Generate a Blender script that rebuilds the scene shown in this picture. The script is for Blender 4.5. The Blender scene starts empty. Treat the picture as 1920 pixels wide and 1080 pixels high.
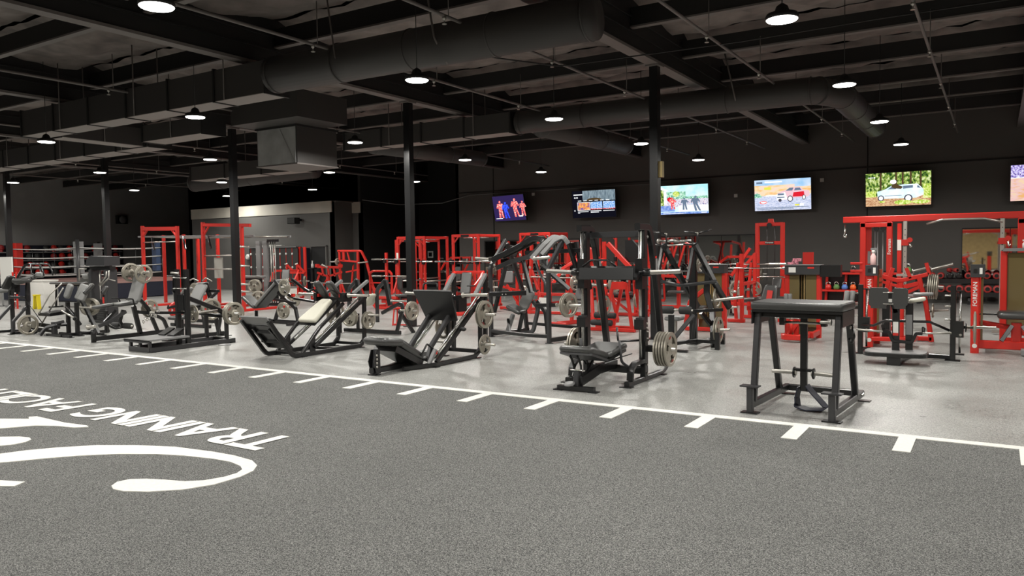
import bpy, math, random
from mathutils import Vector, Matrix
random.seed(7)
sc = bpy.context.scene
COL = sc.collection

# ------------------------------------------------------------------ camera
cam_d = bpy.data.cameras.new('camera'); cam = bpy.data.objects.new('camera', cam_d); COL.objects.link(cam)
cam_d.lens = 27.04; cam_d.sensor_width = 36; cam_d.clip_start = .05; cam_d.clip_end = 200
_r = Vector((0.84660, 0.53205, -0.01390)); _u = Vector((-0.01387, 0.04816, 0.99874)); _b = Vector((0.53205, -0.84534, 0.04815))
cam.matrix_world = Matrix(((_r[0], _u[0], _b[0], 0), (_r[1], _u[1], _b[1], 0), (_r[2], _u[2], _b[2], 1.7398), (0, 0, 0, 1)))
sc.camera = cam

# ------------------------------------------------------------------ world, exposure, light settings
world = bpy.data.worlds.new('world'); sc.world = world; world.use_nodes = True
world.node_tree.nodes['Background'].inputs[0].default_value = (.5, .5, .5, 1)
world.node_tree.nodes['Background'].inputs[1].default_value = .0
sc.view_settings.view_transform = 'Standard'; sc.view_settings.look = 'None'
sc.view_settings.exposure = 0.0; sc.view_settings.gamma = 1; sc.view_settings.use_curve_mapping = False
LAMP_W = 112.0
LAMP_COLOR = (1.0, .972, .91)
sc.cycles.max_bounces = 5; sc.cycles.diffuse_bounces = 3; sc.cycles.glossy_bounces = 3
sc.cycles.transmission_bounces = 3; sc.cycles.caustics_reflective = False; sc.cycles.caustics_refractive = False
sc.cycles.sample_clamp_indirect = 4

# ------------------------------------------------------------------ materials
def mat(name, color, rough=.5, metal=0.0, spec=.5, emit=None, strength=0, noise=None, bump=None, coat=0):
    """noise = (scale, amount, detail): mottles the base colour; bump = (scale, strength)"""
    m = bpy.data.materials.new(name); m.use_nodes = True
    nt = m.node_tree; b = nt.nodes['Principled BSDF']
    b.inputs['Base Color'].default_value = (*color, 1); b.inputs['Roughness'].default_value = rough
    b.inputs['Metallic'].default_value = metal; b.inputs['Specular IOR Level'].default_value = spec
    b.inputs['Coat Weight'].default_value = coat
    if emit:
        b.inputs['Emission Color'].default_value = (*emit, 1); b.inputs['Emission Strength'].default_value = strength
    if noise or bump:
        tc = nt.nodes.new('ShaderNodeTexCoord')
    if noise:
        n = nt.nodes.new('ShaderNodeTexNoise'); n.inputs['Scale'].default_value = noise[0]; n.inputs['Detail'].default_value = noise[2]
        nt.links.new(tc.outputs['Object'], n.inputs['Vector'])
        r = nt.nodes.new('ShaderNodeMapRange'); r.inputs[1].default_value = .3; r.inputs[2].default_value = .7
        r.inputs[3].default_value = 1 - noise[1]; r.inputs[4].default_value = 1 + noise[1]
        nt.links.new(n.outputs['Fac'], r.inputs[0])
        v = nt.nodes.new('ShaderNodeVectorMath'); v.operation = 'SCALE'; v.inputs[0].default_value = color
        nt.links.new(r.outputs[0], v.inputs['Scale']); nt.links.new(v.outputs[0], b.inputs['Base Color'])
    if bump:
        n2 = nt.nodes.new('ShaderNodeTexNoise'); n2.inputs['Scale'].default_value = bump[0]; n2.inputs['Detail'].default_value = 3
        nt.links.new(tc.outputs['Object'], n2.inputs['Vector'])
        bp = nt.nodes.new('ShaderNodeBump'); bp.inputs['Strength'].default_value = bump[1]; bp.inputs['Distance'].default_value = .01
        nt.links.new(n2.outputs['Fac'], bp.inputs['Height']); nt.links.new(bp.outputs[0], b.inputs['Normal'])
    return m

def speckle(name, dark, light, scale, balance, rough, rough_var=0, bump=.3, stain=.0):
    """rubber crumb: cells of two tones, a slow stain and fine relief"""
    m = bpy.data.materials.new(name); m.use_nodes = True; nt = m.node_tree; b = nt.nodes['Principled BSDF']
    tc = nt.nodes.new('ShaderNodeTexCoord'); L = nt.links.new
    v = nt.nodes.new('ShaderNodeTexVoronoi'); v.inputs['Scale'].default_value = scale; L(tc.outputs['Object'], v.inputs['Vector'])
    n = nt.nodes.new('ShaderNodeTexNoise'); n.inputs['Scale'].default_value = scale * .35; n.inputs['Detail'].default_value = 4
    L(tc.outputs['Object'], n.inputs['Vector'])
    s = nt.nodes.new('ShaderNodeSeparateColor'); L(v.outputs['Color'], s.inputs[0])
    a = nt.nodes.new('ShaderNodeMath'); a.operation = 'ADD'; L(s.outputs[0], a.inputs[0]); L(n.outputs['Fac'], a.inputs[1])
    r = nt.nodes.new('ShaderNodeMapRange'); r.inputs[1].default_value = balance - .35; r.inputs[2].default_value = balance + .45
    L(a.outputs[0], r.inputs[0])
    mx = nt.nodes.new('ShaderNodeMix'); mx.data_type = 'RGBA'; L(r.outputs[0], mx.inputs[0])
    mx.inputs[6].default_value = (*dark, 1); mx.inputs[7].default_value = (*light, 1)
    n2 = nt.nodes.new('ShaderNodeTexNoise'); n2.inputs['Scale'].default_value = .9; n2.inputs['Detail'].default_value = 5; n2.inputs['Roughness'].default_value = .65
    L(tc.outputs['Object'], n2.inputs['Vector'])
    r2 = nt.nodes.new('ShaderNodeMapRange'); r2.inputs[1].default_value = .3; r2.inputs[2].default_value = .7
    r2.inputs[3].default_value = 1 - stain; r2.inputs[4].default_value = 1 + stain; L(n2.outputs['Fac'], r2.inputs[0])
    vm = nt.nodes.new('ShaderNodeVectorMath'); vm.operation = 'SCALE'; L(mx.outputs[2], vm.inputs[0]); L(r2.outputs[0], vm.inputs['Scale'])
    L(vm.outputs[0], b.inputs['Base Color'])
    r3 = nt.nodes.new('ShaderNodeMapRange'); r3.inputs[1].default_value = .3; r3.inputs[2].default_value = .7
    r3.inputs[3].default_value = rough - rough_var; r3.inputs[4].default_value = rough + rough_var; L(n2.outputs['Fac'], r3.inputs[0])
    L(r3.outputs[0], b.inputs['Roughness'])
    bp = nt.nodes.new('ShaderNodeBump'); bp.inputs['Strength'].default_value = bump; bp.inputs['Distance'].default_value = .004
    L(v.outputs['Distance'], bp.inputs['Height']); L(bp.outputs[0], b.inputs['Normal'])
    return m

BLK = mat('black_powder_coat', (.009, .009, .0095), .28, spec=.55)
DGR = mat('charcoal_powder_coat', (.035, .035, .037), .34)
RED = mat('red_powder_coat', (.58, .026, .018), .32)
CHR = mat('chrome', (.62, .61, .58), .22, metal=1.0)
STL = mat('brushed_steel', (.5, .48, .44), .38, metal=1.0)
IRO = mat('grey_cast_iron', (.36, .335, .28), .36, metal=.6, bump=(120, .1))
VIN = mat('black_vinyl', (.032, .032, .031), .36, spec=.9, bump=(90, .1))
WVN = mat('pale_cream_vinyl', (.62, .6, .5), .45, bump=(60, .3))
GVN = mat('grey_vinyl', (.17, .17, .165), .42, spec=.8, bump=(90, .15))
RUB = mat('black_rubber', (.02, .02, .02), .7)
WHT = mat('white_plastic', (.75, .74, .7), .4)
GRY = mat('grey_plastic', (.2, .2, .2), .45)
SMK = mat('smoked_acrylic', (.15, .115, .05), .15, coat=.3)
YEL = mat('yellow_plastic', (.8, .65, .02), .4)
BLU = mat('blue_vinyl', (.012, .02, .075), .4)
ORG = mat('orange_plastic', (.75, .12, .02), .4)
GRN = mat('green_plastic', (.1, .22, .06), .4)
PNK = mat('pink_liquid', (.85, .55, .53), .3)
WOOD = mat('pale_plywood', (.55, .38, .16), .6, noise=(6, .2, 4))
REDTXT = mat('red_lettering', (.35, .05, .04), .5)
ROPE = mat('white_rope_cover', (.55, .55, .53), .5)
NAVY = mat('navy_canvas', (.012, .014, .028), .6)
MATS = dict(BLK=BLK)

# ------------------------------------------------------------------ object helpers
def mesh(name, verts, faces, m, parent=None, smooth=False, mats=None, fmat=None):
    me = bpy.data.meshes.new(name); me.from_pydata([tuple(v) for v in verts], [], faces); me.update()
    for mm in (mats or [m]): me.materials.append(mm)
    if fmat:
        for p, k in zip(me.polygons, fmat): p.material_index = k
    if smooth:
        me.shade_smooth() if hasattr(me, 'shade_smooth') else None
    o = bpy.data.objects.new(name, me); COL.objects.link(o)
    if parent: o.parent = parent
    return o
def tag(o, label=None, cat=None, group=None, kind=None):
    if label: o['label'] = label
    if cat: o['category'] = cat
    if group: o['group'] = group
    if kind: o['kind'] = kind
    return o
def thing(name, label, cat, loc, rot=0, group=None):
    e = bpy.data.objects.new(name, None); COL.objects.link(e); e.location = (loc[0], loc[1], loc[2] if len(loc) > 2 else 0)
    e.rotation_euler = (0, 0, rot); e.empty_display_size = .2
    return tag(e, label, cat, group)
def struct(o):
    o['kind'] = 'structure'; return o
def copy_tree(o, parent=None):
    c = o.copy(); COL.objects.link(c); c.parent = parent
    for ch in list(o.children): copy_tree(ch, c)
    return c

def box_vf(c, s, R=None, ch=0.0):
    """box centre c, size s, optional rotation; chamfered vertical profile if ch"""
    hx, hy, hz = s[0] / 2, s[1] / 2, s[2] / 2
    P = [Vector((x * hx, y * hy, z * hz)) for z in (-1, 1) for x, y in ((-1, -1), (1, -1), (1, 1), (-1, 1))]
    if R: P = [R @ p for p in P]
    P = [p + Vector(c) for p in P]
    return P, [(0, 3, 2, 1), (4, 5, 6, 7), (0, 1, 5, 4), (1, 2, 6, 5), (2, 3, 7, 6), (3, 0, 4, 7)]
def box(M, name, c, s, m, R=None):
    v, f = box_vf(c, s, R); return mesh(name, v, f, m, M)
def multi(M, name, vfs, m, smooth=False):
    V, F = [], []
    for v, f in vfs:
        n = len(V); V += v; F += [tuple(i + n for i in q) for q in f]
    return mesh(name, V, F, m, M, smooth)

def _fillet(pts, r, n=4):
    if r <= 0 or len(pts) < 3: return pts
    out = [pts[0]]
    for i in range(1, len(pts) - 1):
        a, b, c = pts[i - 1], pts[i], pts[i + 1]
        d1, d2 = (a - b), (c - b); l1, l2 = d1.length, d2.length
        if l1 < 1e-5 or l2 < 1e-5: continue
        d1.normalize(); d2.normalize(); ang = d1.angle(d2, 3.14)
        if ang > 3.05: out.append(b); continue
        t = min(r / math.tan(ang / 2), l1 * .48, l2 * .48); p, q = b + d1 * t, b + d2 * t
        for k in range(n + 1):
            u = k / n; out.append(p * (1 - u) ** 2 + b * 2 * u * (1 - u) + q * u * u)
    out.append(pts[-1]); return out
def sweep_vf(pts, prof, side=None, bend=0, closed_ends=True):
    """sweep a 2-D profile [(across, in-plane)] along points with mitred joints"""
    pts = _fillet([Vector(p) for p in pts], bend)
    n = len(pts); d = [(pts[i + 1] - pts[i]).normalized() for i in range(n - 1)]
    if side is None:
        nrm = None
        for i in range(n - 2):
            c = d[i].cross(d[i + 1])
            if c.length > .05: nrm = c.normalized(); break
        if nrm is None:
            z = Vector((0, 0, 1)); c = d[0].cross(z)
            nrm = c.normalized() if c.length > .15 else Vector((1, 0, 0))
        side = nrm
    side = Vector(side)
    V, F = [], []; k = len(prof)
    for i in range(n):
        if i == 0: t = d[0]; sc_ = 1
        elif i == n - 1: t = d[-1]; sc_ = 1
        else:
            t = (d[i - 1] + d[i]).normalized(); sc_ = 1 / max(.4, math.sqrt(max(0, (1 + d[i - 1].dot(d[i])) / 2)))
        s = (side - t * side.dot(t)).normalized(); u = t.cross(s).normalized()
        for a, b in prof: V.append(pts[i] + s * a + u * b * sc_)
    for i in range(n - 1):
        for j in range(k):
            j2 = (j + 1) % k; F.append((i * k + j, i * k + j2, (i + 1) * k + j2, (i + 1) * k + j))
    if closed_ends:
        F.append(tuple(reversed(range(k)))); F.append(tuple((n - 1) * k + j for j in range(k)))
    return V, F
def rect(w, h, c=None):
    c = min(w, h) * .13 if c is None else c; a, b = w / 2, h / 2
    return [(-a + c, -b), (a - c, -b), (a, -b + c), (a, b - c), (a - c, b), (-a + c, b), (-a, b - c), (-a, -b + c)]
def circ(r, n=10): return [(r * math.cos(2 * math.pi * i / n), r * math.sin(2 * math.pi * i / n)) for i in range(n)]
def bar(M, name, pts, w, h, m, side=None, bend=0):
    """rectangular steel tube: w across the side vector, h in the plane of the bends"""
    v, f = sweep_vf(pts, rect(w, h), side, bend); return mesh(name, v, f, m, M)
def rod(M, name, pts, r, m, bend=0, n=10):
    v, f = sweep_vf(pts, circ(r, n), None, bend); o = mesh(name, v, f, m, M, True)
    return o
def _frame(a, b, w):
    a, b, w = Vector(a), Vector(b), Vector(w); L = (b - a).length; t = (b - a) / L
    s = (w - t * w.dot(t)).normalized(); u = s.cross(t).normalized()
    return a, L, t, s, u
def pad(M, name, a, b, side, w, th, m, cr=.05, taper=1.0, er=.35):
    """upholstered pad: centre line a-b of its mid plane, width w along side, thickness th, rounded corners and edges"""
    a, L, t, s, u = _frame(a, b, side)
    out = []
    for cx, cy, a0 in ((L - cr, 1, 0), (cr, 1, 90), (cr, -1, 180), (L - cr, -1, 270)):
        for k in range(4):
            an = math.radians(a0 + 30 * k); x = cx + cr * math.cos(an)
            ww = w / 2 * (1 + (taper - 1) * x / L); y = cy * (ww - cr) + cr * math.sin(an); out.append((x, y))
    e = th * er; lay = [(-th / 2, e), (-th / 2 + e * .35, e * .3), (-th / 2 + e, 0), (th / 2 - e, 0), (th / 2 - e * .35, e * .3), (th / 2, e)]
    V, F = [], []; k = len(out)
    cxm = L / 2
    for z, ins in lay:
        for x, y in out:
            x2 = x + (ins if x < cxm else -ins) * 1; y2 = y + (-ins if y > 0 else ins)
            V.append(a + t * x2 + s * y2 + u * z)
    for i in range(len(lay) - 1):
        for j in range(k): j2 = (j + 1) % k; F.append((i * k + j, i * k + j2, (i + 1) * k + j2, (i + 1) * k + j))
    F.append(tuple(reversed(range(k)))); F.append(tuple((len(lay) - 1) * k + j for j in range(k)))
    o = mesh(name, V, F, m, M)
    for p in o.data.polygons:
        if len(p.vertices) == 4: p.use_smooth = True
    return o
def slab(M, name, a, b, side, w, th, m, taper=1.0):
    """flat steel plate along a-b"""
    a, L, t, s, u = _frame(a, b, side); V = []
    for z in (-th / 2, th / 2):
        for x, ww in ((0, w), (L, w * taper)):
            for y in (-1, 1): V.append(a + t * x + s * y * ww / 2 + u * z)
    return mesh(name, V, [(0, 1, 3, 2), (4, 6, 7, 5), (0, 2, 6, 4), (1, 5, 7, 3), (0, 4, 5, 1), (2, 3, 7, 6)], m, M)
def poly(M, name, pts, ext, m):
    """flat plate: polygon extruded by the vector ext"""
    n = len(pts); e = Vector(ext); V = [Vector(p) for p in pts] + [Vector(p) + e for p in pts]
    F = [tuple(reversed(range(n))), tuple(range(n, 2 * n))] + [(i, (i + 1) % n, (i + 1) % n + n, i + n) for i in range(n)]
    return mesh(name, V, F, m, M)
def lathe_vf(a, axis, prof, n=20):
    """surface of revolution: prof = [(distance along axis, radius)]"""
    a = Vector(a); t = Vector(axis).normalized(); s = t.orthogonal().normalized(); u = t.cross(s); V, F = [], []
    for z, r in prof:
        for i in range(n):
            an = 2 * math.pi * i / n; V.append(a + t * z + (s * math.cos(an) + u * math.sin(an)) * r)
    for i in range(len(prof) - 1):
        for j in range(n): j2 = (j + 1) % n; F.append((i * n + j, i * n + j2, (i + 1) * n + j2, (i + 1) * n + j))
    F.append(tuple(reversed(range(n)))); F.append(tuple((len(prof) - 1) * n + j for j in range(n)))
    return V, F
def lathe(M, name, a, axis, prof, m, n=20):
    v, f = lathe_vf(a, axis, prof, n); o = mesh(name, v, f, m, M)
    for p in o.data.polygons:
        if len(p.vertices) == 4: p.use_smooth = True
    return o
def roller(M, name, a, b, r, m):
    """foam roller pad with domed ends"""
    L = (Vector(b) - Vector(a)).length
    return lathe(M, name, a, Vector(b) - Vector(a), [(0, r * .55), (r * .1, r * .85), (r * .3, r), (L - r * .3, r), (L - r * .1, r * .85), (L, r * .55)], m, 16)
def peg(M, a, b, r=.025, name='loading_peg', m=None):
    """bright sleeve that plates slide onto, with its stop collar"""
    L = (Vector(b) - Vector(a)).length
    return lathe(M, name, a, Vector(b) - Vector(a), [(0, r * 1.7), (.012, r * 1.7), (.012, r), (L - .004, r), (L, r * .8)], m or STL, 12)
def bolts(M, pts, d, r=.014, m=None):
    d = Vector(d).normalized(); vfs = [lathe_vf(p, d, [(0, r), (.010, r), (.014, r * .6)], 6) for p in pts]
    for k, vf in enumerate(vfs): mesh('bolt', vf[0], vf[1], m or STL, M)
def text_obj(M, name, body, size, m, loc, xdir, ydir, ext=.001, align='CENTER', spacing=1.0):
    cu = bpy.data.curves.new(name, 'FONT'); cu.body = body; cu.size = size; cu.extrude = ext; cu.align_x = align; cu.align_y = 'CENTER'; cu.space_character = spacing
    cu.offset = size * .012; cu.resolution_u = 3
    o = bpy.data.objects.new(name, cu); COL.objects.link(o); dg = bpy.context.evaluated_depsgraph_get()
    me = bpy.data.meshes.new_from_object(o.evaluated_get(dg)); me.name = name; bpy.data.objects.remove(o); bpy.data.curves.remove(cu)
    me.materials.clear(); me.materials.append(m)
    X = Vector(xdir); Y = Vector(ydir); Z = X.cross(Y)
    for v in me.vertices: v.co = Vector(loc) + X * v.co.x + Y * v.co.y + Z * v.co.z
    o2 = bpy.data.objects.new(name, me); COL.objects.link(o2); o2.parent = M; return o2

# ---- weight plates: three grip holes, raised rim and hub
_PL = {}
def plate_mesh(R, th, rubber=False):
    key = (R, th, rubber)
    if key in _PL: return _PL[key]
    n = 36; rr = [.026, R * .22, R * .36, R * .62, R * .76, R * .82, R]; hz = [th * .5, th * .5, th * .22, th * .22, th * .22, th * .5, th * .30]
    V, F = [], []
    for sgn in (1, -1):
        for r, z in zip(rr, hz):
            for i in range(n):
                an = 2 * math.pi * i / n; V.append((r * math.cos(an), r * math.sin(an), sgn * z))
    K = len(rr); idx = lambda s, k, i: (s * K + k) * n + i % n
    hole = lambda k, i: (not rubber) and ((k == 2 and i % 12 in (1, 2, 3, 4)) or (k == 3 and i % 12 in (0, 1, 2, 3, 4, 5)))
    for s in (0, 1):
        for k in range(K - 1):
            for i in range(n):
                if hole(k, i): continue
                q = (idx(s, k, i), idx(s, k + 1, i), idx(s, k + 1, i + 1), idx(s, k, i + 1)); F.append(q if s == 0 else q[::-1])
    for i in range(n):
        F.append((idx(0, K - 1, i), idx(1, K - 1, i), idx(1, K - 1, i + 1), idx(0, K - 1, i + 1)))
        F.append((idx(0, 0, i + 1), idx(1, 0, i + 1), idx(1, 0, i), idx(0, 0, i)))
    for k in (2, 3):
        for i in range(n):
            if hole(k, i):
                if not hole(k, i + 1): F.append((idx(0, k, i + 1), idx(0, k + 1, i + 1), idx(1, k + 1, i + 1), idx(1, k, i + 1)))
                if not hole(k, i - 1): F.append((idx(0, k, i), idx(1, k, i), idx(1, k + 1, i), idx(0, k + 1, i)))
                if not hole(k - 1, i): F.append((idx(0, k, i), idx(0, k, i + 1), idx(1, k, i + 1), idx(1, k, i)))
                if not hole(k + 1, i): F.append((idx(0, k + 1, i), idx(1, k + 1, i), idx(1, k + 1, i + 1), idx(0, k + 1, i + 1)))
    me = bpy.data.meshes.new('weight_plate'); me.from_pydata(V, [], F); me.materials.append(RUB if rubber else IRO); me.update()
    _PL[key] = me; return me
_ORD = ['outermost', 'second', 'third', 'fourth', 'fifth', 'sixth']
def plates(at, axis, n, R, th, where, group, spin=0.0, m=None, rubber=False, numbers=None, gap=.001, tone='grey'):
    """n plates on a peg; at = outer face centre (world), axis points outwards; every plate is a thing of its own"""
    t = Vector(axis).normalized(); me = plate_mesh(R, th, rubber); q = t.to_track_quat('Z', 'Y')
    out = []
    for k in range(n):
        o = bpy.data.objects.new('weight_plate', me); COL.objects.link(o)
        if m is not None:
            o.material_slots[0].link = 'OBJECT'; o.material_slots[0].material = m
        o.location = Vector(at) - t * (th * (k + .5) + gap * k)
        o.rotation_mode = 'QUATERNION'; o.rotation_quaternion = q @ Matrix.Rotation(spin + k * .37, 4, 'Z').to_quaternion()
        pos = '' if n == 1 else (' %s of %s' % (('innermost' if k == n - 1 else _ORD[k]), {2: 'two', 3: 'three', 4: 'four', 5: 'five', 6: 'six'}[n]))
        tag(o, '%s weight plate%s on %s' % (tone, ',' + pos + ',' if pos else '', where), 'weight plate', group)
        if numbers and k == 0:
            for a0 in (0, math.pi):
                x = Vector((math.cos(a0), math.sin(a0), 0)); y = Vector((-math.sin(a0), math.cos(a0), 0))
                text_obj(o, 'number', numbers, R * .34, REDTXT, y * R * .60 + Vector((0, 0, th * .24)) if False else y * R * .74 + Vector((0, 0, th * .3)), x, y, .002)
        out.append(o)
    return out

# ================================================================== THE SETTING
FLOORM = speckle('rubber_floor', (.15, .15, .142), (.42, .42, .40), 150, .95, .36, .10, .25, .08)
TURFM = speckle('turf', (.042, .043, .042), (.30, .30, .285), 230, 1.12, .95, 0, .9, .09)
PAINT = mat('field_paint', (.74, .73, .68), .85, noise=(40, .06, 4), bump=(220, .5))
WALLM = mat('black_wall_paint', (.10, .094, .086), .5, noise=(.35, .12, 5), bump=(8, .12))
WALLG = mat('charcoal_wall_paint', (.13, .127, .12), .38, noise=(.5, .10, 5), bump=(8, .1))
BANDM = mat('lit_header_paint', (.55, .52, .45), .5, noise=(.8, .12, 4))  # pale tone paints in light falling on the wall top
CEIL = mat('black_deck', (.012, .012, .012), .8)
INSU = mat('ceiling_insulation', (.20, .17, .155), .75, noise=(2.2, .35, 6), bump=(5, .6))
BEAM = mat('black_ceiling_paint', (.014, .013, .0125), .6)
BEAMU = mat('uplit_black_paint', (.17, .15, .14), .6)  # light on flange undersides put into the colour; pipes and straps share it
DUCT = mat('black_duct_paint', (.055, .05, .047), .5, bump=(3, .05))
DUCTB = mat('uplit_duct_underside', (.30, .27, .25), .55)  # paler than the duct sides to imitate floor light on the underside
GALV = mat('galvanised_sheet', (.50, .50, .49), .4, metal=.25, noise=(3, .15, 3))

X0, X1, Y0, Y1 = -44.0, 9.0, -9.0, 27.7
floor = struct(mesh('floor', [(X0, 7.83, 0), (X1, 7.83, 0), (X1, 31, 0), (X0, 31, 0)], [(0, 1, 2, 3)], FLOORM))
turf = struct(mesh('turf_floor', [(X0, Y0, 0), (X1, Y0, 0), (X1, 7.83, 0), (X0, 7.83, 0)], [(0, 1, 2, 3)], TURFM))
v, f = box_vf(((X0 + X1) / 2, 7.775, .002), (X1 - X0, .12, .008)); mesh('boundary_line', v, f, PAINT, turf)
me = None
for k in range(-12, 26):
    x = -16.27 + .9144 * k
    v, f = box_vf((x + .07, 7.455, .002), (.14, .57, .0078)); mesh('hash_mark', v, f, PAINT, turf)
def flat_shape(name, pts, m=PAINT, z=.006):
    n = len(pts); V = [(x, y, -.002) for x, y in pts] + [(x, y, z) for x, y in pts]
    o = mesh(name, V, [tuple(range(n, 2 * n))] + [(i, (i + 1) % n, (i + 1) % n + n, i + n) for i in range(n)], m, turf)
    bpy.context.view_layer.update(); return o
def area(p): return sum(p[i][0] * p[(i + 1) % len(p)][1] - p[(i + 1) % len(p)][0] * p[i][1] for i in range(len(p)))
def ccw(p): return p if area(p) > 0 else p[::-1]
SW = [(-9.4, 1.9), (-8.6, 2.35), (-7.95, 2.85), (-7.46, 3.28), (-7.38, 3.46), (-7.23, 3.66), (-6.99, 3.89), (-6.66, 4.07), (-6.29, 4.21), (-5.83, 4.27), (-5.56, 4.28), (-5.29, 4.25), (-5.13, 4.17), (-5.03, 4.05), (-4.98, 3.88), (-4.99, 3.65), (-5.08, 3.46), (-5.27, 3.29), (-5.44, 3.21), (-5.56, 3.2), (-5.65, 3.24), (-5.71, 3.32), (-5.69, 3.41), (-5.59, 3.48), (-5.43, 3.54), (-5.26, 3.59), (-5.15, 3.68), (-5.09, 3.82), (-5.09, 3.94), (-5.14, 4.03), (-5.24, 4.09), (-5.42, 4.13), (-5.63, 4.12), (-5.94, 4.06), (-6.21, 3.97), (-6.52, 3.8), (-6.76, 3.6), (-6.92, 3.42), (-7.05, 3.24), (-7.15, 3.12), (-7.5, 2.7), (-8.2, 2.1), (-9.0, 1.6)]
for nm, pts in (('painted_swoosh', SW),
    ('painted_letter', [(-9.9, 3.75), (-9.09, 4.02), (-8.8, 4.17), (-8.91, 4.22), (-8.86, 4.28), (-8.26, 4.26), (-7.9, 4.3), (-7.82, 4.27), (-7.93, 4.18), (-8.15, 4.14), (-8.39, 4.03), (-8.57, 3.78), (-9.3, 3.3)]),
    ('painted_letter', [(-8.9, 3.45), (-8.17, 3.6), (-8.01, 3.7), (-7.88, 3.73), (-7.78, 3.7), (-7.72, 3.62), (-7.72, 3.51), (-7.78, 3.42), (-8.3, 3.1)]),
    ('painted_letter', [(-7.1, 2.7), (-6.57, 2.88), (-6.35, 2.96), (-6.3, 2.86), (-6.4, 2.81), (-7.0, 2.45)])):
    flat_shape(nm, ccw(pts))
# the words, one letter at a time, read from the far side of the turf
def turf_word(word, x_start, x_end, y_top=4.48, y_base=4.99):
    cu = bpy.data.curves.new('w', 'FONT'); cu.body = word; cu.size = 1
    widths = []
    for i, ch in enumerate(word):
        cu.body = ch; o = bpy.data.objects.new('w', cu); COL.objects.link(o)
        me = bpy.data.meshes.new_from_object(o.evaluated_get(bpy.context.evaluated_depsgraph_get())); bpy.data.objects.remove(o)
        xs = [p.co.x for p in me.vertices]; widths.append((min(xs), max(xs))); bpy.data.meshes.remove(me)
    gap = .09; tot = sum(b - a for a, b in widths) + gap * (len(word) - 1); k = (x_start - x_end) / tot; x = x_start
    for ch, (a, b) in zip(word, widths):
        cu.body = ch; cu.offset = .028; o = bpy.data.objects.new('w', cu); COL.objects.link(o); cu.extrude = .0
        me = bpy.data.meshes.new_from_object(o.evaluated_get(bpy.context.evaluated_depsgraph_get())); bpy.data.objects.remove(o)
        ys = [p.co.y for p in me.vertices]; y0, y1 = min(ys), max(ys)
        for p in me.vertices:
            t = (p.co.y - y0) / (y1 - y0); p.co = Vector((x - (p.co.x - a) * k - .03 * t, y_base + (y_top - y_base) * t, .0061))
        me.materials.clear(); me.materials.append(PAINT); me.name = 'painted_letter'
        ob = bpy.data.objects.new('painted_letter', me); COL.objects.link(ob); ob.parent = turf; x -= (b - a + gap) * k
turf_word('TRAINING', -5.52, -8.62)
turf_word('FACILITY', -8.95, -11.75)

# walls
def wall(name, p, q, z0, z1, m, th=.15):
    """wall slab whose visible face runs p-q, body to the left of that direction"""
    p = Vector((*p, 0)); q = Vector((*q, 0)); d = (q - p).normalized(); n = Vector((-d.y, d.x, 0)) * th
    V = [p, q, q + n, p + n]; V = [Vector((a.x, a.y, z0)) for a in V] + [Vector((a.x, a.y, z1)) for a in V]
    return struct(mesh(name, V, [(0, 3, 2, 1), (4, 5, 6, 7), (0, 1, 5, 4), (1, 2, 6, 5), (2, 3, 7, 6), (3, 0, 4, 7)], m))
ZC = 6.35
wb = wall('wall_back', (-20.3, 27.7), (X1, 27.7), 0, ZC, WALLM)
wall('wall_alcove_back', (-24.6, 30.4), (-20.3, 30.4), 0, ZC, CEIL)
wall('wall_alcove_right', (-20.3, 30.4), (-20.3, 27.7), 0, ZC, CEIL, .15)
wall('wall_left', (X0, Y0), (X0, 31), 0, ZC, mat('left_wall_paint', (.36, .355, .345), .5, noise=(.4, .1, 4)))
wall('wall_right', (X1, 31), (X1, Y0), 0, ZC, WALLM)
wall('wall_front', (X1, Y0), (X0, Y0), 0, ZC, WALLM)
# panel seams of the tilt-up back wall
for x in (-18.3, -10.95, -3.6, 3.8):
    v, f = box_vf((x, 27.69, 3.1), (.03, .03, 6.2)); mesh('wall_joint', v, f, CEIL, wb)
v, f = box_vf((-5.6, 27.685, 4.32), (29.2, .035, .05)); mesh('wall_ledge', v, f, BEAM, wb)
# the office block in the corner, its pale header band painting in light from above
wr = wall('wall_office', (-35.1, 24.9), (-25.1, 24.9), 0, 4.05, WALLG)
box(wr, 'lit_header_band', (-30.1, 24.88, 3.83), (10.0, .06, .5), BANDM)
wall('wall_office_return', (-25.1, 24.9), (-25.1, 26.2), 0, 4.05, WALLM, .15)
w2 = wall('wall_office_end', (-25.1, 26.2), (-24.6, 26.2), 0, 4.05, WALLG)
box(w2, 'lit_header_band', (-24.85, 26.18, 3.83), (.5, .06, .5), BANDM)
wall('wall_alcove_left', (-24.6, 26.2), (-24.6, 30.4), 0, ZC, CEIL, .15)
struct(box(None, 'trim_office_roof', (-30.1, 27.0, 4.07), (10.2, 4.0, .06), WALLM))
# recessed doorway beside the lockers
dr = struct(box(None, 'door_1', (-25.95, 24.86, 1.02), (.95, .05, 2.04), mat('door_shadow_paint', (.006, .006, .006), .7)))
box(dr, 'door_frame', (-25.45, 24.84, 1.04), (.06, .09, 2.1), WALLG); box(dr, 'door_frame', (-25.95, 24.84, 2.09), (1.06, .09, .06), WALLG)
d2 = struct(box(None, 'door_2', (-22.6, 30.34, 1.05), (1.8, .06, 2.1), mat('alcove_door_paint', (.01, .01, .01), .5)))
lathe(d2, 'door_handle', (-22.1, 30.3, 1.02), (0, -1, 0), [(0, .02), (.03, .02), (.035, .035), (.07, .03)], CHR, 10)

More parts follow.
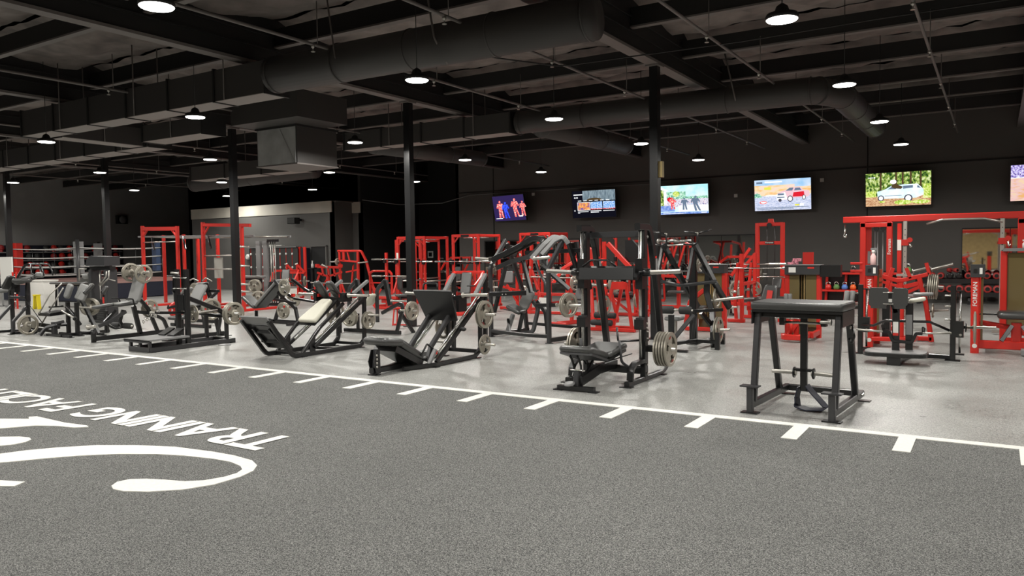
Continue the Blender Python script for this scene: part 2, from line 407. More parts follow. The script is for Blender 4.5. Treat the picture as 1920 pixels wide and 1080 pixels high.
# ceiling deck, purlins, girders, insulation
struct(box(None, 'ceiling', ((X0 + X1) / 2, 11, ZC + .1), (X1 - X0, 41, .2), CEIL))
GX = (-30.4, -24.1, -17.85, -11.6, -5.54, .6, 6.7)
for gx in GX:
    g = struct(box(None, 'ceiling_girder', (gx, 11, 5.72), (.16, 40, .86), BEAM))
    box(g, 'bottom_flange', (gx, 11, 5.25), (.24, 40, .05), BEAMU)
    for z in (5.55, 5.8): box(g, 'web_cable', (gx + .1, 11, z), (.03, 40, .03), BEAM)
PY = [-3.0 + 2.62 * k for k in range(12)]
for py in PY:
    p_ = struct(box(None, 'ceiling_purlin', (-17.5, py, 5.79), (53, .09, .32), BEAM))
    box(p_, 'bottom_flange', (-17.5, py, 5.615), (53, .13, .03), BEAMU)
def noise2(x, y, s=0):
    return (math.sin(x * 1.7 + s) * math.cos(y * 2.3 - s) + math.sin(x * 3.9 + y * 1.3 + s * 2) * .5 + math.sin(x * 7.1 - y * 5.3 + s) * .28 + math.sin(x * 13 + y * 9.1) * .14)
allx = [X0] + [g for g in GX] + [X1]
for j in range(len(PY) - 1):
    y0, y1 = PY[j] + .05, PY[j + 1] - .05
    nx, ny = 220, 9; V = []; F = []
    for i in range(nx + 1):
        for k in range(ny + 1):
            x = X0 + (X1 - X0) * i / nx; y = y0 + (y1 - y0) * k / ny
            sag = math.sin(math.pi * k / ny) ** .7 * (.17 + .07 * noise2(x * .9, y, j)) + .03 * noise2(x * 3.2, y * 2.4, j * 3)
            V.append((x, y, 6.13 - sag))
    for i in range(nx):
        for k in range(ny):
            a = i * (ny + 1) + k; F.append((a, a + 1, a + ny + 2, a + ny + 1))
    struct(mesh('ceiling_insulation', V, F, INSU, None, True))

# steel posts
for gx in GX[:5]:
    c = struct(box(None, 'steel_column', (gx, 14.0, 2.62), (.16, .16, 5.24), BLK))
    box(c, 'base_plate', (gx, 14.0, .01), (.3, .3, .02), BLK); box(c, 'cap_plate', (gx, 14.0, 5.21), (.26, .3, .03), BEAMU)
    if gx == -5.54: box(c, 'junction_box', (gx + .12, 14.0, 3.25), (.08, .1, .3), mat('brass_box', (.3, .22, .08), .4)); 
# sprinkler pipes with heads and hangers
def pipe(x, y0, y1, z=5.05, r=.025, heads=True):
    o = struct(rod(None, 'sprinkler_pipe', [(x, y0, z), (x, y1, z)], r, BEAMU))
    y = y0 + 1.3
    while heads and y < y1:
        lathe(o, 'sprinkler_head', (x, y, z), (0, 0, -1), [(0, .03), (.05, .03), (.06, .012), (.10, .012), (.11, .035), (.12, .035)], STL, 8)
        rod(o, 'hanger_rod', [(x, y + .1, z), (x, y + .1, 5.75)], .008, BEAMU, n=6); y += 3.1
for x in (-33.2, -27.6, -20.9, -14.9, -9.2, -6.6, -3.85, -1.0, 2.9, 5.4): pipe(x, -8, 26.5)
struct(rod(None, 'conduit', [(-16, 9.4, 5.1), (-8, 9.45, 5.0), (-6.5, 12, 4.95), (-3.5, 12.6, 5.05), (-1.5, 12.9, 5.15), (2, 13.2, 5.2)], .012, BEAM, .5))
struct(rod(None, 'conduit', [(-24.4, 26.1, 4.15), (-23.4, 27.5, 3.95), (-21.0, 27.6, 3.92), (-19.5, 27.62, 4.2), (-14.3, 27.62, 4.22), (-10.7, 27.62, 4.2)], .02, GRY, .3))

# ================================================================== AIR DUCTS (each run is one thing with its straps)
def duct_box(x0, x1, y0, y1, z0, z1, label, along='x', name='rectangular_duct', group='rectangular ceiling ducts'):
    L = (x1 - x0) if along == 'x' else (y1 - y0); o = thing(name, label, 'air duct', ((x0 + x1) / 2, (y0 + y1) / 2, z0), 0, group)
    hx, hy, h = (x1 - x0) / 2, (y1 - y0) / 2, z1 - z0
    box(o, 'duct_body', (0, 0, h / 2), (2 * hx, 2 * hy, h), DUCT)
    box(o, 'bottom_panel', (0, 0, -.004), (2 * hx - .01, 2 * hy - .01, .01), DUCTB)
    n = max(1, int(L / 1.35))
    for i in range(n + 1):
        t = -L / 2 + L * i / n
        if along == 'x': box(o, 'seam_flange', (t, 0, h / 2), (.04, 2 * hy + .05, h + .05), BEAM)
        else: box(o, 'seam_flange', (0, t, h / 2), (2 * hx + .05, .04, h + .05), BEAM)
    for i in range(1, max(n, 2), 2):
        t = -L / 2 + L * i / max(n, 2) + (.3 if n > 1 else 0)
        for s in (-1, 1):
            a = (t, s * (hy + .02), .0) if along == 'x' else (s * (hx + .02), t, .0)
            rod(o, 'hanger_strap', [a, (a[0], a[1], 6.0 - z0)], .012, BEAMU, n=6)
    return o
def duct_round(pts, r, label, group='round ceiling ducts', caps=True, straps=()):
    p0 = Vector(pts[0]); o = thing('round_duct', label, 'air duct', (p0.x, p0.y, p0.z - r), 0, group)
    loc = [Vector(p) - Vector((p0.x, p0.y, p0.z - r)) for p in pts]
    v, f = sweep_vf(loc, circ(r, 28), None, r * 1.6); mesh('duct_body', v, f, DUCT, o, True)
    tot = 0
    for a, b in zip(loc, loc[1:]):
        L = (b - a).length; n = int(L / 1.5); d = (b - a) / L
        for i in range(0, n + 1):
            c = a + d * (.08 + (L - .16) * i / max(1, n)); vv, ff = lathe_vf(c - d * .015, d, [(0, r + .002), (.006, r + .012), (.024, r + .012), (.03, r + .002)], 28); mesh('seam_ring', vv, ff, DUCT, o, True)
    for q in straps:
        c = Vector(q) - Vector((p0.x, p0.y, p0.z - r)); H_ = 6.0 - p0.z
        rod(o, 'hanger_strap', [c + Vector((0, 0, -r - .01)), c + Vector((0, -r - .01, 0)), c + Vector((-.35, -r * .6, H_ + r))], .016, BEAMU, .1, 6)
    return o
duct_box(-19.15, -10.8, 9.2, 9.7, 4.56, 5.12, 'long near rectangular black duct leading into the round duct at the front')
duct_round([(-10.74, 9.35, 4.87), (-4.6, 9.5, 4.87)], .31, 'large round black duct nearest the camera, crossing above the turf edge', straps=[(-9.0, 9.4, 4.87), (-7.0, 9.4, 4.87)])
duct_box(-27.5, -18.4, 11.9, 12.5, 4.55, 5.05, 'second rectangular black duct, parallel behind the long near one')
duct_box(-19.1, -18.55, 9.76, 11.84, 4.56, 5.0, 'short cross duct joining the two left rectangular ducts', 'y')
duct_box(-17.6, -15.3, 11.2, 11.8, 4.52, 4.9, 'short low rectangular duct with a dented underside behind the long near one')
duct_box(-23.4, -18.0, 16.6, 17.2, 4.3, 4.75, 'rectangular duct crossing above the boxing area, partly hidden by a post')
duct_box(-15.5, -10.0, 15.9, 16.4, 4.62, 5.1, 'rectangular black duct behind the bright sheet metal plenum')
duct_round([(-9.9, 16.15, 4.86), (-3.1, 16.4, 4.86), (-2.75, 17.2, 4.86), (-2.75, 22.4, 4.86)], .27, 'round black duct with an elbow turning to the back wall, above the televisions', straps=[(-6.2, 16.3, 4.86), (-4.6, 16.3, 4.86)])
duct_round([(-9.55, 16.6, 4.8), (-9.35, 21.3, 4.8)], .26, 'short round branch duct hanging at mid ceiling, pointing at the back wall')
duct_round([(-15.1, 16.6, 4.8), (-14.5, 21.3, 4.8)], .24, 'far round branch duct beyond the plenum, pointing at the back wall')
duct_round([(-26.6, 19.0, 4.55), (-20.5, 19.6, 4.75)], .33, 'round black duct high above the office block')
pl = thing('duct_plenum', 'big sheet metal plenum box with a bright dented face below the round duct', 'air duct', (-14.2, 13.0, 3.82))
box(pl, 'plenum_body', (0, 0, .42), (1.35, 1.25, .84), DUCT)
box(pl, 'bright_face', (0, -.635, .42), (1.28, .02, .82), GALV); tag(pl.children[-1], label='bright dented metal face')
poly(pl, 'folded_crease', [(.1, -.66, .82), (.14, -.66, .82), (.6, -.65, .05), (.55, -.66, .03)], (0, .012, 0), GALV)
box(pl, 'seam_flange', (0, 0, .86), (1.42, 1.32, .05), BEAM); box(pl, 'upper_box', (.35, -.55, 1.18), (2.2, 1.5, .6), DUCT)
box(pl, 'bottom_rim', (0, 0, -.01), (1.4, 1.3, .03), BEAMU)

# ================================================================== PENDANT LAMPS
LENS = mat('lamp_lens', (1, 1, 1), .5, emit=(1, .97, .9), strength=14)
def lamp(x, y, label, z=4.2):
    o = thing('ceiling_lamp', label, 'lamp', (x, y, z), 0, 'disc lamps hanging from the ceiling')
    lathe(o, 'housing', (0, 0, .005), (0, 0, 1), [(0, .17), (.03, .175), (.06, .16), (.085, .08), (.14, .06), (.17, .02)], BEAM, 28)
    lathe(o, 'lens', (0, 0, -.006), (0, 0, 1), [(0, .155), (.01, .165)], LENS, 28)
    rod(o, 'suspension_cable', [(0, 0, .15), (0, 0, 5.9 - z)], .006, BEAM, n=6)
    L = bpy.data.lights.new('lamp_light', 'AREA'); L.shape = 'DISK'; L.size = .31; L.energy = LAMP_W; L.color = LAMP_COLOR; L.spread = math.radians(172)
    lo = bpy.data.objects.new('lamp_light', L); COL.objects.link(lo); lo.parent = o; lo.location = (0, 0, -.012)
ROWN = ['behind the viewer, far', 'behind the viewer, near', 'in the first row over the turf', 'in the second row', 'in the third row', 'in the fourth row', 'in the row by the back wall']
CW = ['far right', 'second from right', 'third from right', 'fourth from right', 'fifth from right', 'sixth from right', 'seventh from right']
for j, y in enumerate((-3.5, .6, 4.7, 8.75, 12.8, 17.0, 21.1)):
    for i in range(-1, 7):
        x = -2.0 - 5.07 * i
        if (y < 4 and i > 4) or (i == 6 and y > 13): continue
        lamp(x, y, 'white disc lamp %s, %s' % (ROWN[j], CW[i] + ' column' if i >= 0 else 'beyond the right edge'))
lamp(-30.6, 23.6, 'white disc lamp just in front of the lit header band of the office', 4.5)
lamp(-38.5, 13.0, 'white disc lamp beyond the left edge, beside the boxing ring', 4.2)
lamp(-42.0, 13.5, 'white disc lamp beyond the left edge, nearest the left wall', 4.2)
lamp(-38.5, 8.75, 'white disc lamp beyond the left edge, above the turf edge', 4.2)
lamp(-40.5, 17.0, 'white disc lamp farthest to the left, close to the glove rack', 4.2)

# ================================================================== FRONT ROW, BLACK MACHINES (local x across, y away from the turf line)
G45 = 'weight plates on the machines'
def W(M, p):
    r = M.rotation_euler[2]; c, s = math.cos(r), math.sin(r)
    return Vector((M.location[0] + p[0] * c - p[1] * s, M.location[1] + p[0] * s + p[1] * c, M.location[2] + p[2]))
def WD(M, d):
    r = M.rotation_euler[2]; c, s = math.cos(r), math.sin(r); return Vector((d[0] * c - d[1] * s, d[0] * s + d[1] * c, d[2] if len(d) > 2 else 0))
def mplates(M, at, axis, n, R, th, where, **kw): return plates(W(M, at), WD(M, axis), n, R, th, where, G45, **kw)
def foot(M, x, y, sx=.12, sy=.1): box(M, 'foot_plate', (x, y, .006), (sx, sy, .012), BLK)
S2 = (-1, 1)

# ---- reverse hyperextension table, nearest on the right
M = thing('reverse_hyper_table', 'black padded reverse hyperextension table on splayed legs, nearest the turf line on the right', 'exercise machine', (-2.2, 8.13), math.radians(-4))
pad(M, 'tabletop_pad', (.45, .13, 1.125), (.45, .69, 1.125), (1, 0, 0), .93, .085, VIN, .025, 1.0, .2)
for u in (-.005, .905): slab(M, 'end_plate', (u, .40, .93), (u, .40, 1.08), (0, 1, 0), .50, .012, BLK)
slab(M, 'pad_board', (.45, .15, 1.07), (.45, .67, 1.07), (1, 0, 0), .90, .03, BLK)
for u in (.03, .85):
    bar(M, 'leg', [(u, .26, 1.06), (u, .10, .10)], .065, .065, DGR, (1, 0, 0))
    bar(M, 'leg', [(u, .66, 1.06), (u, 1.0, .10)], .065, .065, BLK, (1, 0, 0))
    bar(M, 'side_rail', [(u, .0, .085), (u, 1.3, .085)], .06, .075, BLK, (1, 0, 0))
    bar(M, 'step_post', [(u, .0, .0), (u, .0, .28)], .065, .065, DGR, (1, 0, 0))
    box(M, 'step_plate', (u, .0, .285), (.19, .11, .016), DGR); foot(M, u, .0, .18); foot(M, u, 1.28, .2)
    bolts(M, [(u + (.033 if u > .4 else -.033), 1.22, .09), (u + (.033 if u > .4 else -.033), 1.16, .09)], (1 if u > .4 else -1, 0, 0))
    slab(M, 'gusset_plate', (u, .45, .93), (u, .45, 1.06), (0, 1, 0), .36, .012, BLK)
    bolts(M, [(u + (.01 if u > .4 else -.01), .24, .99), (u + (.01 if u > .4 else -.01), .24, .93), (u, .68, .99)], (1 if u > .4 else -1, 0, 0))
bar(M, 'rear_crossbar', [(.03, 1.28, .085), (.85, 1.28, .085)], .06, .07, BLK, (0, 1, 0))
bar(M, 'under_frame', [(.03, .3, 1.02), (.85, .3, 1.02)], .05, .05, BLK); bar(M, 'under_frame', [(.03, .62, 1.02), (.85, .62, 1.02)], .05, .05, BLK)
bar(M, 'pendulum_arm', [(.44, .5, 1.0), (.44, .5, .2)], .07, .05, BLK, (1, 0, 0))
rod(M, 'pivot_axle', [(.25, .48, .93), (.62, .48, .93)], .014, STL)
box(M, 'bearing_block', (.22, .48, .95), (.05, .08, .1), BLK); box(M, 'bearing_block', (.65, .48, .95), (.05, .08, .1), BLK)
peg(M, (.36, .5, .39), (.10, .5, .385), .021); peg(M, (.52, .5, .39), (.80, .5, .385), .021)
lathe(M, 'stop_disc', (.345, .5, .39), (-1, 0, 0), [(0, .06), (.012, .06), (.016, .04)], BLK, 18); lathe(M, 'stop_disc', (.535, .5, .39), (1, 0, 0), [(0, .06), (.012, .06), (.016, .04)], BLK, 18)
box(M, 'peg_yoke', (.44, .5, .42), (.2, .05, .03), BLK)
peg(M, (.81, .12, .98), (.70, .12, .98), .018, 'storage_peg')
sw = [(.395, .5, .24), (.37, .5, .12), (.385, .47, .03), (.5, .44, .012), (.66, .44, .03), (.7, .46, .06)]
bar(M, 'ankle_strap', sw, .17, .012, NAVY, (0, 1, 0), .03); bar(M, 'ankle_strap', [(.47, .5, .26), (.53, .5, .19), (.68, .46, .05)], .16, .012, NAVY, (0, 1, 0), .05)
rod(M, 'spare_hook', [(.9, .56, .93), (.93, .56, .8), (.9, .58, .72), (.87, .58, .78)], .012, BLK, .03); bolts(M, [(.9, .5, .9), (.9, .62, .9), (.9, .62, .85)], (1, 0, 0), .02)

# ---- vertical leg press tower with a folding bench
M = thing('vertical_leg_press', 'tall black twin-tower press with a folding bench and bare chrome pegs by the turf', 'exercise machine', (-4.45, 8.35))
c = .115
for s in S2:
    u = c + s * .42
    bar(M, 'upright', [(u, 1.12, .04), (u, 1.12, 2.0)], .075, .11, BLK, (1, 0, 0))
    rod(M, 'guide_rod', [(u, 1.0, .30), (u, 1.0, 2.0)], .02, CHR)
    bar(M, 'arched_brace', [(u, .92, 2.03), (u, 1.27, 2.03), (u, 1.40, 1.80), (u, 1.60, 1.1), (u, 1.80, .22)], .08, .09, BLK, (1, 0, 0), .10)
    box(M, 'decal', (u + .041, 1.475, 1.53), (.002, .06, .16), GRY); box(M, 'decal', (u + .0412, 1.455, 1.63), (.002, .05, .03), RED)
    bar(M, 'foot_rail', [(u, .55, .035), (u, 1.72, .035), (u, 1.93, .09), (u, 1.95, .36)], .07, .065, BLK, (1, 0, 0), .12)
    bar(M, 'fender', [(u, .66, .07), (u, .68, .20), (u, .80, .27), (u, 1.06, .27)], .085, .05, BLK, (1, 0, 0), .1)
    foot(M, u, .55, .16); foot(M, u, 1.7, .16)
    box(M, 'stop_block', (u, 1.0, .76), (.13, .1, .13), BLK); box(M, 'stop_pad', (u, 1.0, .835), (.09, .09, .03), RUB)
    box(M, 'carriage_sleeve', (u, 1.0, 1.42), (.10, .09, .40), BLK)
    peg(M, (u + s * .08, 1.0, 1.435), (u + s * .55, 1.0, 1.455), .029); lathe(M, 'peg_collar', (u + s * .0, 1.0, 1.435), (s, 0, 0), [(0, .05), (.14, .05), (.15, .045)], BLK, 16)
    box(M, 'lock_bracket', (u + s * .06, 1.06, .61), (.03, .09, .15), BLK); bolts(M, [(u + s * .075, 1.06, .66), (u + s * .075, 1.06, .57)], (s, 0, 0))
    bolts(M, [(u + s * .038, 1.12, .76), (u + s * .038, 1.12, .70), (u + s * .038, 1.12, .22), (u + s * .038, 1.12, .10), (u + s * .038, 1.16, 1.9)], (s, 0, 0), .018)
    bar(M, 'plate_horn', [(u, 1.2, .425), (u + s * .14, 1.2, .425)], .07, .09, BLK, (0, 1, 0)); peg(M, (u + s * .14, 1.22, .425), (u + s * .40, 1.22, .425), .024, 'storage_peg')
rod(M, 'release_handle', [(c + .42, 1.02, .55), (c + .15, .9, .53), (c + .13, .9, .72)], .014, BLK, .03)
rod(M, 'side_handle', [(c + .22, .78, .56), (c + .24, .80, .28), (c + .30, .9, .2), (c + .42, 1.0, .2)], .018, DGR, .08)
rod(M, 'side_handle', [(c - .34, .78, .56), (c - .36, .85, .3), (c - .38, 1.0, .2)], .018, DGR, .08)
bar(M, 'top_crossbar', [(c - .42, 1.26, 1.94), (c + .42, 1.26, 1.94)], .06, .085, DGR, (0, 1, 0))
bar(M, 'low_crossbar', [(c - .42, 1.12, .14), (c + .42, 1.12, .14)], .07, .10, BLK, (0, 1, 0))
slab(M, 'press_footplate', (c, .86, 1.36), (c, 1.13, 1.50), (1, 0, 0), .88, .045, BLK)
slab(M, 'footplate_lip', (c, .85, 1.35), (c, .87, 1.50), (1, 0, 0), .78, .02, BLK)
rod(M, 'carriage_handle', [(c - .36, .9, 1.52), (c - .24, .9, 1.60), (c + .02, .9, 1.60), (c + .12, .9, 1.52)], .014, BLK, .04)
pad(M, 'backrest_pad', (c, -.04, .535), (c, .45, .40), (1, 0, 0), .47, .085, VIN, .05)
pad(M, 'bench_pad', (c, .46, .40), (c, 1.03, .47), (1, 0, 0), .47, .085, VIN, .05)
slab(M, 'pad_board', (c, -.02, .475), (c, .45, .345), (1, 0, 0), .44, .03, DGR); slab(M, 'pad_board', (c, .46, .345), (c, 1.0, .41), (1, 0, 0), .44, .03, BLK)
bar(M, 'bench_spine', [(c, .08, .12), (c, .6, .2), (c, 1.12, .2)], .08, .13, BLK, (1, 0, 0), .1)
bar(M, 'bench_post', [(c, .97, .2), (c, .97, .40)], .06, .06, BLK); bar(M, 'front_post', [(c - .04, .06, .02), (c - .04, .10, .24)], .07, .07, DGR, (1, 0, 0))
box(M, 'front_foot', (c - .03, .04, .035), (.50, .075, .055), BLK); foot(M, c - .27, .04, .12); foot(M, c + .21, .04, .12)
lathe(M, 'foot_pedal', (c - .09, -.02, .09), (0, -.3, 1), [(0, .07), (.012, .07), (.02, .04)], GRY, 18)
for s in S2:
    q = [(c + s * .05 - .05, .02 + .10 * math.sin(a * .4), .44 - .045 * a) for a in range(7)]
    bar(M, 'adjuster_rack', q, .012, .035, BLK, (1, 0, 0))
    for k in range(3): box(M, 'rack_tooth', (c + s * .05 - .05, .09 + .02 * k, .38 - .06 * k), (.012, .03, .018), STL)
rod(M, 'adjuster_pin', [(c - .14, .1, .25), (c + .06, .1, .25)], .01, CHR)
bar(M, 'bench_link', [(c, .45, .33), (c, .25, .18)], .03, .03, BLK); rod(M, 'tilt_handle', [(c + .1, .6, .3), (c + .2, .75, .33), (c + .3, 1.0, .37)], .008, BLK)
mplates(M, (c + .42 + .345, 1.22, .425), (1, 0, 0), 5, .227, .036, 'the lower right peg of the twin-tower press', spin=.3, numbers='45')
mplates(M, (c - .42 - .26, 1.22, .425), (-1, 0, 0), 2, .227, .036, 'the lower left peg of the twin-tower press', spin=.3)

# ---- 45 degree leg press
M = thing('leg_press', 'black angled leg press sled with a big square footplate and reclined seat', 'exercise machine', (-7.4, 8.2))
cx = -.075
for s in S2:
    u = cx + s * .325
    bar(M, 'base_rail', [(u * .45 + cx * .55, .42, .04), (u, .95, .04), (u, 2.0, .04), (u, 2.16, .14), (u, 2.16, .9)], .06, .065, BLK, (1, 0, 0), .12)
    bar(M, 'sled_rail', [(u, .98, .07), (u, 2.16, .93), (u, 2.42, 1.12)], .055, .06, BLK, (1, 0, 0))
    bar(M, 'top_rail', [(u, 2.02, 1.02), (u, 2.34, 1.36)], .07, .05, GRY, (1, 0, 0)); bar(M, 'top_post', [(u, 2.3, .05), (u, 2.34, 1.32)], .06, .07, BLK, (1, 0, 0))
    rod(M, 'guide_rod', [(u - s * .06, 1.0, .14), (u - s * .06, 2.22, 1.03)], .018, CHR); rod(M, 'guide_rod', [(u - s * .06, 1.06, .12), (u - s * .06, 2.26, 1.0)], .012, CHR)
    bar(M, 'inner_rail', [(u - s * .13, .93, .08), (u - s * .13, 1.02, .30), (u - s * .13, 1.56, .78)], .06, .075, DGR, (1, 0, 0), .06)
    bar(M, 'strut', [(u - s * .05, .86, .05), (u - s * .05, 1.02, .26)], .06, .05, GRY, (1, 0, 0))
    rod(M, 'hand_grip', [(u - s * .08, .72, .20), (u - s * .08, .86, .36), (u - s * .08, 1.04, .25)], .015, BLK, .03)
    box(M, 'safety_catch', (u - s * .06, 1.03, .21), (.05, .05, .05), RED)
    peg(M, (u + s * .02, 1.66, 1.05), (u + s * .50, 1.66, 1.065), .026); box(M, 'sled_bracket', (u - s * .02, 1.68, .92), (.05, .22, .26), BLK)
    peg(M, (u + s * .03, 2.17, .71), (u + s * .30, 2.17, .71), .022, 'storage_peg'); peg(M, (u + s * .03, 2.14, .22), (u + s * .30, 2.14, .22), .022, 'storage_peg')
    lathe(M, 'rubber_bumper', (u + s * .03, 1.6, .52), (s, 0, 0), [(0, .03), (.05, .035), (.08, .02)], RUB, 12); foot(M, u, .95); foot(M, u, 2.05)
bar(M, 'rear_crossbar', [(cx - .32, 2.16, .1), (cx + .32, 2.16, .1)], .06, .06, BLK); bar(M, 'spine', [(cx, -.1, .07), (cx, .3, .06), (cx, 1.0, .06)], .08, .08, BLK, (1, 0, 0))
bar(M, 'sled_crossbar', [(cx - .3, 1.66, 1.0), (cx + .3, 1.66, 1.0)], .07, .07, BLK)
slab(M, 'footplate', (cx + .03, 1.53, .66), (cx + .03, 1.28, 1.13), (1, 0, 0), .60, .03, BLK, 1.22)
box(M, 'footplate_lip', (cx + .03, 1.28, 1.14), (.735, .02, .02), GRY)
rod(M, 'footplate_handle', [(cx - .16, 1.3, 1.13), (cx - .17, 1.33, 1.25), (cx + .1, 1.33, 1.25), (cx + .12, 1.3, 1.13)], .014, BLK, .04)
pad(M, 'backrest_pad', (cx, .82, .15), (cx, .30, .45), (1, 0, 0), .46, .12, VIN, .06)
pad(M, 'headrest_pad', (cx, .40, .42), (cx, -.05, .49), (1, 0, 0), .46, .12, VIN, .08)
pad(M, 'seat_pad', (cx, .84, .12), (cx, 1.12, .20), (1, 0, 0), .42, .07, VIN, .06)
slab(M, 'pad_board', (cx, .80, .07), (cx, .20, .36), (1, 0, 0), .42, .09, BLK)
poly(M, 'adjuster_bracket', [(cx - .05, -.06, .02), (cx - .05, .03, .02), (cx - .05, .02, .36), (cx - .05, -.05, .36), (cx - .05, -.11, .2)], (.012, 0, 0), BLK)
poly(M, 'adjuster_bracket', [(cx + .05, -.06, .02), (cx + .05, .03, .02), (cx + .05, .02, .36), (cx + .05, -.05, .36), (cx + .05, -.11, .2)], (.012, 0, 0), BLK)
bolts(M, [(cx + .062, -.05, .12 + .055 * k) for k in range(4)], (1, 0, 0), .02)
bar(M, 'front_post', [(cx, -.02, .0), (cx, .02, .36)], .07, .08, DGR, (1, 0, 0)); foot(M, cx, -.04, .16)
mplates(M, (cx + .325 + .12, 2.17, .71), (1, 0, 0), 2, .227, .036, 'the upper right peg of the leg press', spin=-.5, numbers='45')
mplates(M, (cx + .325 + .12, 2.14, .22), (1, 0, 0), 1, .165, .03, 'the low right peg of the leg press', spin=.2)
mplates(M, (cx - .325 - .1, 2.14, .5), (-1, 0, 0), 1, .227, .036, 'the left side of the leg press, behind its sled', spin=.2)

# ---- hack squat
M = thing('hack_squat', 'black hack squat sled with a pale cream back pad and twin shoulder pads', 'exercise machine', (-10.2, 8.85))
cx = -.02
for s in S2:
    u = cx + s * .33
    bar(M, 'base_rail', [(u, -.50, .66), (u, -.08, .12), (u, .0, .04), (u, .16, .04), (u, 1.58, .04), (u, 1.70, .14), (u, 1.72, .92)], .06, .07, BLK, (1, 0, 0), .1)
    bar(M, 'sled_rail', [(u, .46, .14), (u, 1.76, .93)], .055, .065, BLK, (1, 0, 0))
    bar(M, 'knee_brace', [(u - s * .02, .20, .05), (u - s * .02, .47, .32), (u - s * .02, .62, .46), (u - s * .02, 1.2, .84)], .05, .055, BLK, (1, 0, 0), .1)
    slab(M, 'gusset', (u - s * .02, .44, .04), (u - s * .02, .45, .30), (0, 1, 0), .12, .01, BLK)
    rod(M, 'guide_rod', [(u - s * .07, .56, .24), (u - s * .07, 1.68, .94)], .02, CHR)
    bar(M, 'top_rail', [(u, 1.42, 1.0), (u, 1.82, 1.22)], .06, .05, GRY, (1, 0, 0))
    peg(M, (u + s * .06, 1.25, .985), (u + s * .55, 1.25, .99), .027); box(M, 'sled_bracket', (u, 1.25, .95), (.07, .24, .16), BLK)
    peg(M, (u + s * .03, 1.72, .60), (u + s * .35, 1.72, .60), .022, 'storage_peg'); box(M, 'safety_catch', (u - s * .05, 1.2, .98), (.05, .10, .06), RED)
    pad(M, 'shoulder_pad', (cx + s * .155, 1.24, .95), (cx + s * .155, 1.0, 1.24), (1, 0, 0), .16, .09, VIN, .05)
    bar(M, 'shoulder_arm', [(cx + s * .155, 1.30, .93), (cx + s * .155, 1.1, 1.16)], .05, .04, BLK, (1, 0, 0)); foot(M, u, .2); foot(M, u, 1.6)
    rod(M, 'hand_grip', [(cx + s * .24, 1.12, 1.02), (cx + s * .24, 1.0, 1.10), (cx + s * .24, .9, 1.06)], .016, BLK, .03)
pad(M, 'back_pad', (cx, .60, .55), (cx, 1.12, .90), (1, 0, 0), .44, .085, WVN, .05, .62); slab(M, 'pad_board', (cx, .62, .50), (cx, 1.2, .89), (1, 0, 0), .36, .04, BLK)
slab(M, 'footplate', (cx, .02, .16), (cx, -.40, .58), (1, 0, 0), .60, .03, BLK); slab(M, 'toe_plate', (cx, -.40, .58), (cx, -.54, .73), (1, 0, 0), .64, .02, GRY)
slab(M, 'toe_edge', (cx, -.41, .575), (cx, -.40, .60), (1, 0, 0), .62, .05, BLK)
for z, y in ((.28, -.12), (.46, -.30)): bar(M, 'footplate_rib', [(cx - .28, y - .02, z), (cx + .28, y - .02, z)], .02, .05, BLK)
slab(M, 'footplate_rib', (cx - .2, -.05, .18), (cx - .2, -.38, .52), (1, 0, 0), .04, .05, BLK); slab(M, 'footplate_rib', (cx + .2, -.05, .18), (cx + .2, -.38, .52), (1, 0, 0), .04, .05, BLK)
for y, z in ((.2, .05), (.95, .05), (1.66, .06)): bar(M, 'crossbar', [(cx - .33, y, z), (cx + .33, y, z)], .05, .05, BLK)
bar(M, 'sled_crossbar', [(cx - .36, 1.25, .92), (cx + .36, 1.25, .92)], .06, .06, BLK); bar(M, 'top_crossbar', [(cx - .33, 1.76, .95), (cx + .33, 1.76, .95)], .05, .06, BLK)
mplates(M, (cx + .33 + .12, 1.72, .50), (1, 0, 0), 2, .165, .03, 'the right storage peg of the hack squat', spin=.4)
mplates(M, (cx - .33 - .1, 1.72, .60), (-1, 0, 0), 1, .227, .036, 'the left storage peg of the hack squat', spin=.1)

# ---- belt squat
M = thing('belt_squat', 'black belt squat machine with a raised platform, two uprights and a chain', 'exercise machine', (-13.0, 8.3))
for u in (.16, -.46):
    bar(M, 'base_rail', [(u, -.14, .045), (u, 1.68, .045)], .06, .09, DGR, (1, 0, 0))
    bar(M, 'rear_post', [(u, 1.5, .08), (u, 1.5, .55)], .06, .07, BLK, (1, 0, 0))
bar(M, 'front_rail', [(-.46, -.12, .045), (.16, -.12, .045)], .06, .09, DGR, (0, 1, 0)); bar(M, 'rear_rail', [(-.46, 1.66, .045), (.16, 1.66, .045)], .06, .09, BLK, (0, 1, 0))
for u in (-.44, -.15, .14): bar(M, 'platform_post', [(u, -.12, .08), (u, -.12, .20)], .05, .05, DGR, (0, 1, 0))
slab(M, 'platform', (-.15, -.2, .225), (-.15, .62, .225), (1, 0, 0), .78, .03, GRY); slab(M, 'platform_lip', (-.15, -.2, .2), (-.15, -.18, .2), (1, 0, 0), .78, .05, DGR)
slab(M, 'toe_wedge', (-.02, .40, .25), (-.02, .62, .36), (1, 0, 0), .2, .03, BLK); slab(M, 'toe_wedge', (-.30, .40, .25), (-.30, .62, .36), (1, 0, 0), .2, .03, BLK)
for u, z in ((.14, 1.48), (-.14, 1.48)): bar(M, 'upright', [(u, .66, .05), (u, .66, z)], .075, .09, BLK, (1, 0, 0))
for z in (1.32, 1.12): rod(M, 'cross_pin', [(-.18, .6, z), (.22, .6, z)], .011, CHR)
rod(M, 'upright_handle', [(-.2, .5, 1.36), (.18, .5, 1.36)], .014, BLK); box(M, 'latch_block', (0, .66, .85), (.18, .08, .3), BLK); peg(M, (.0, .6, 1.4), (-.1, .5, 1.42), .02, 'hook_peg')
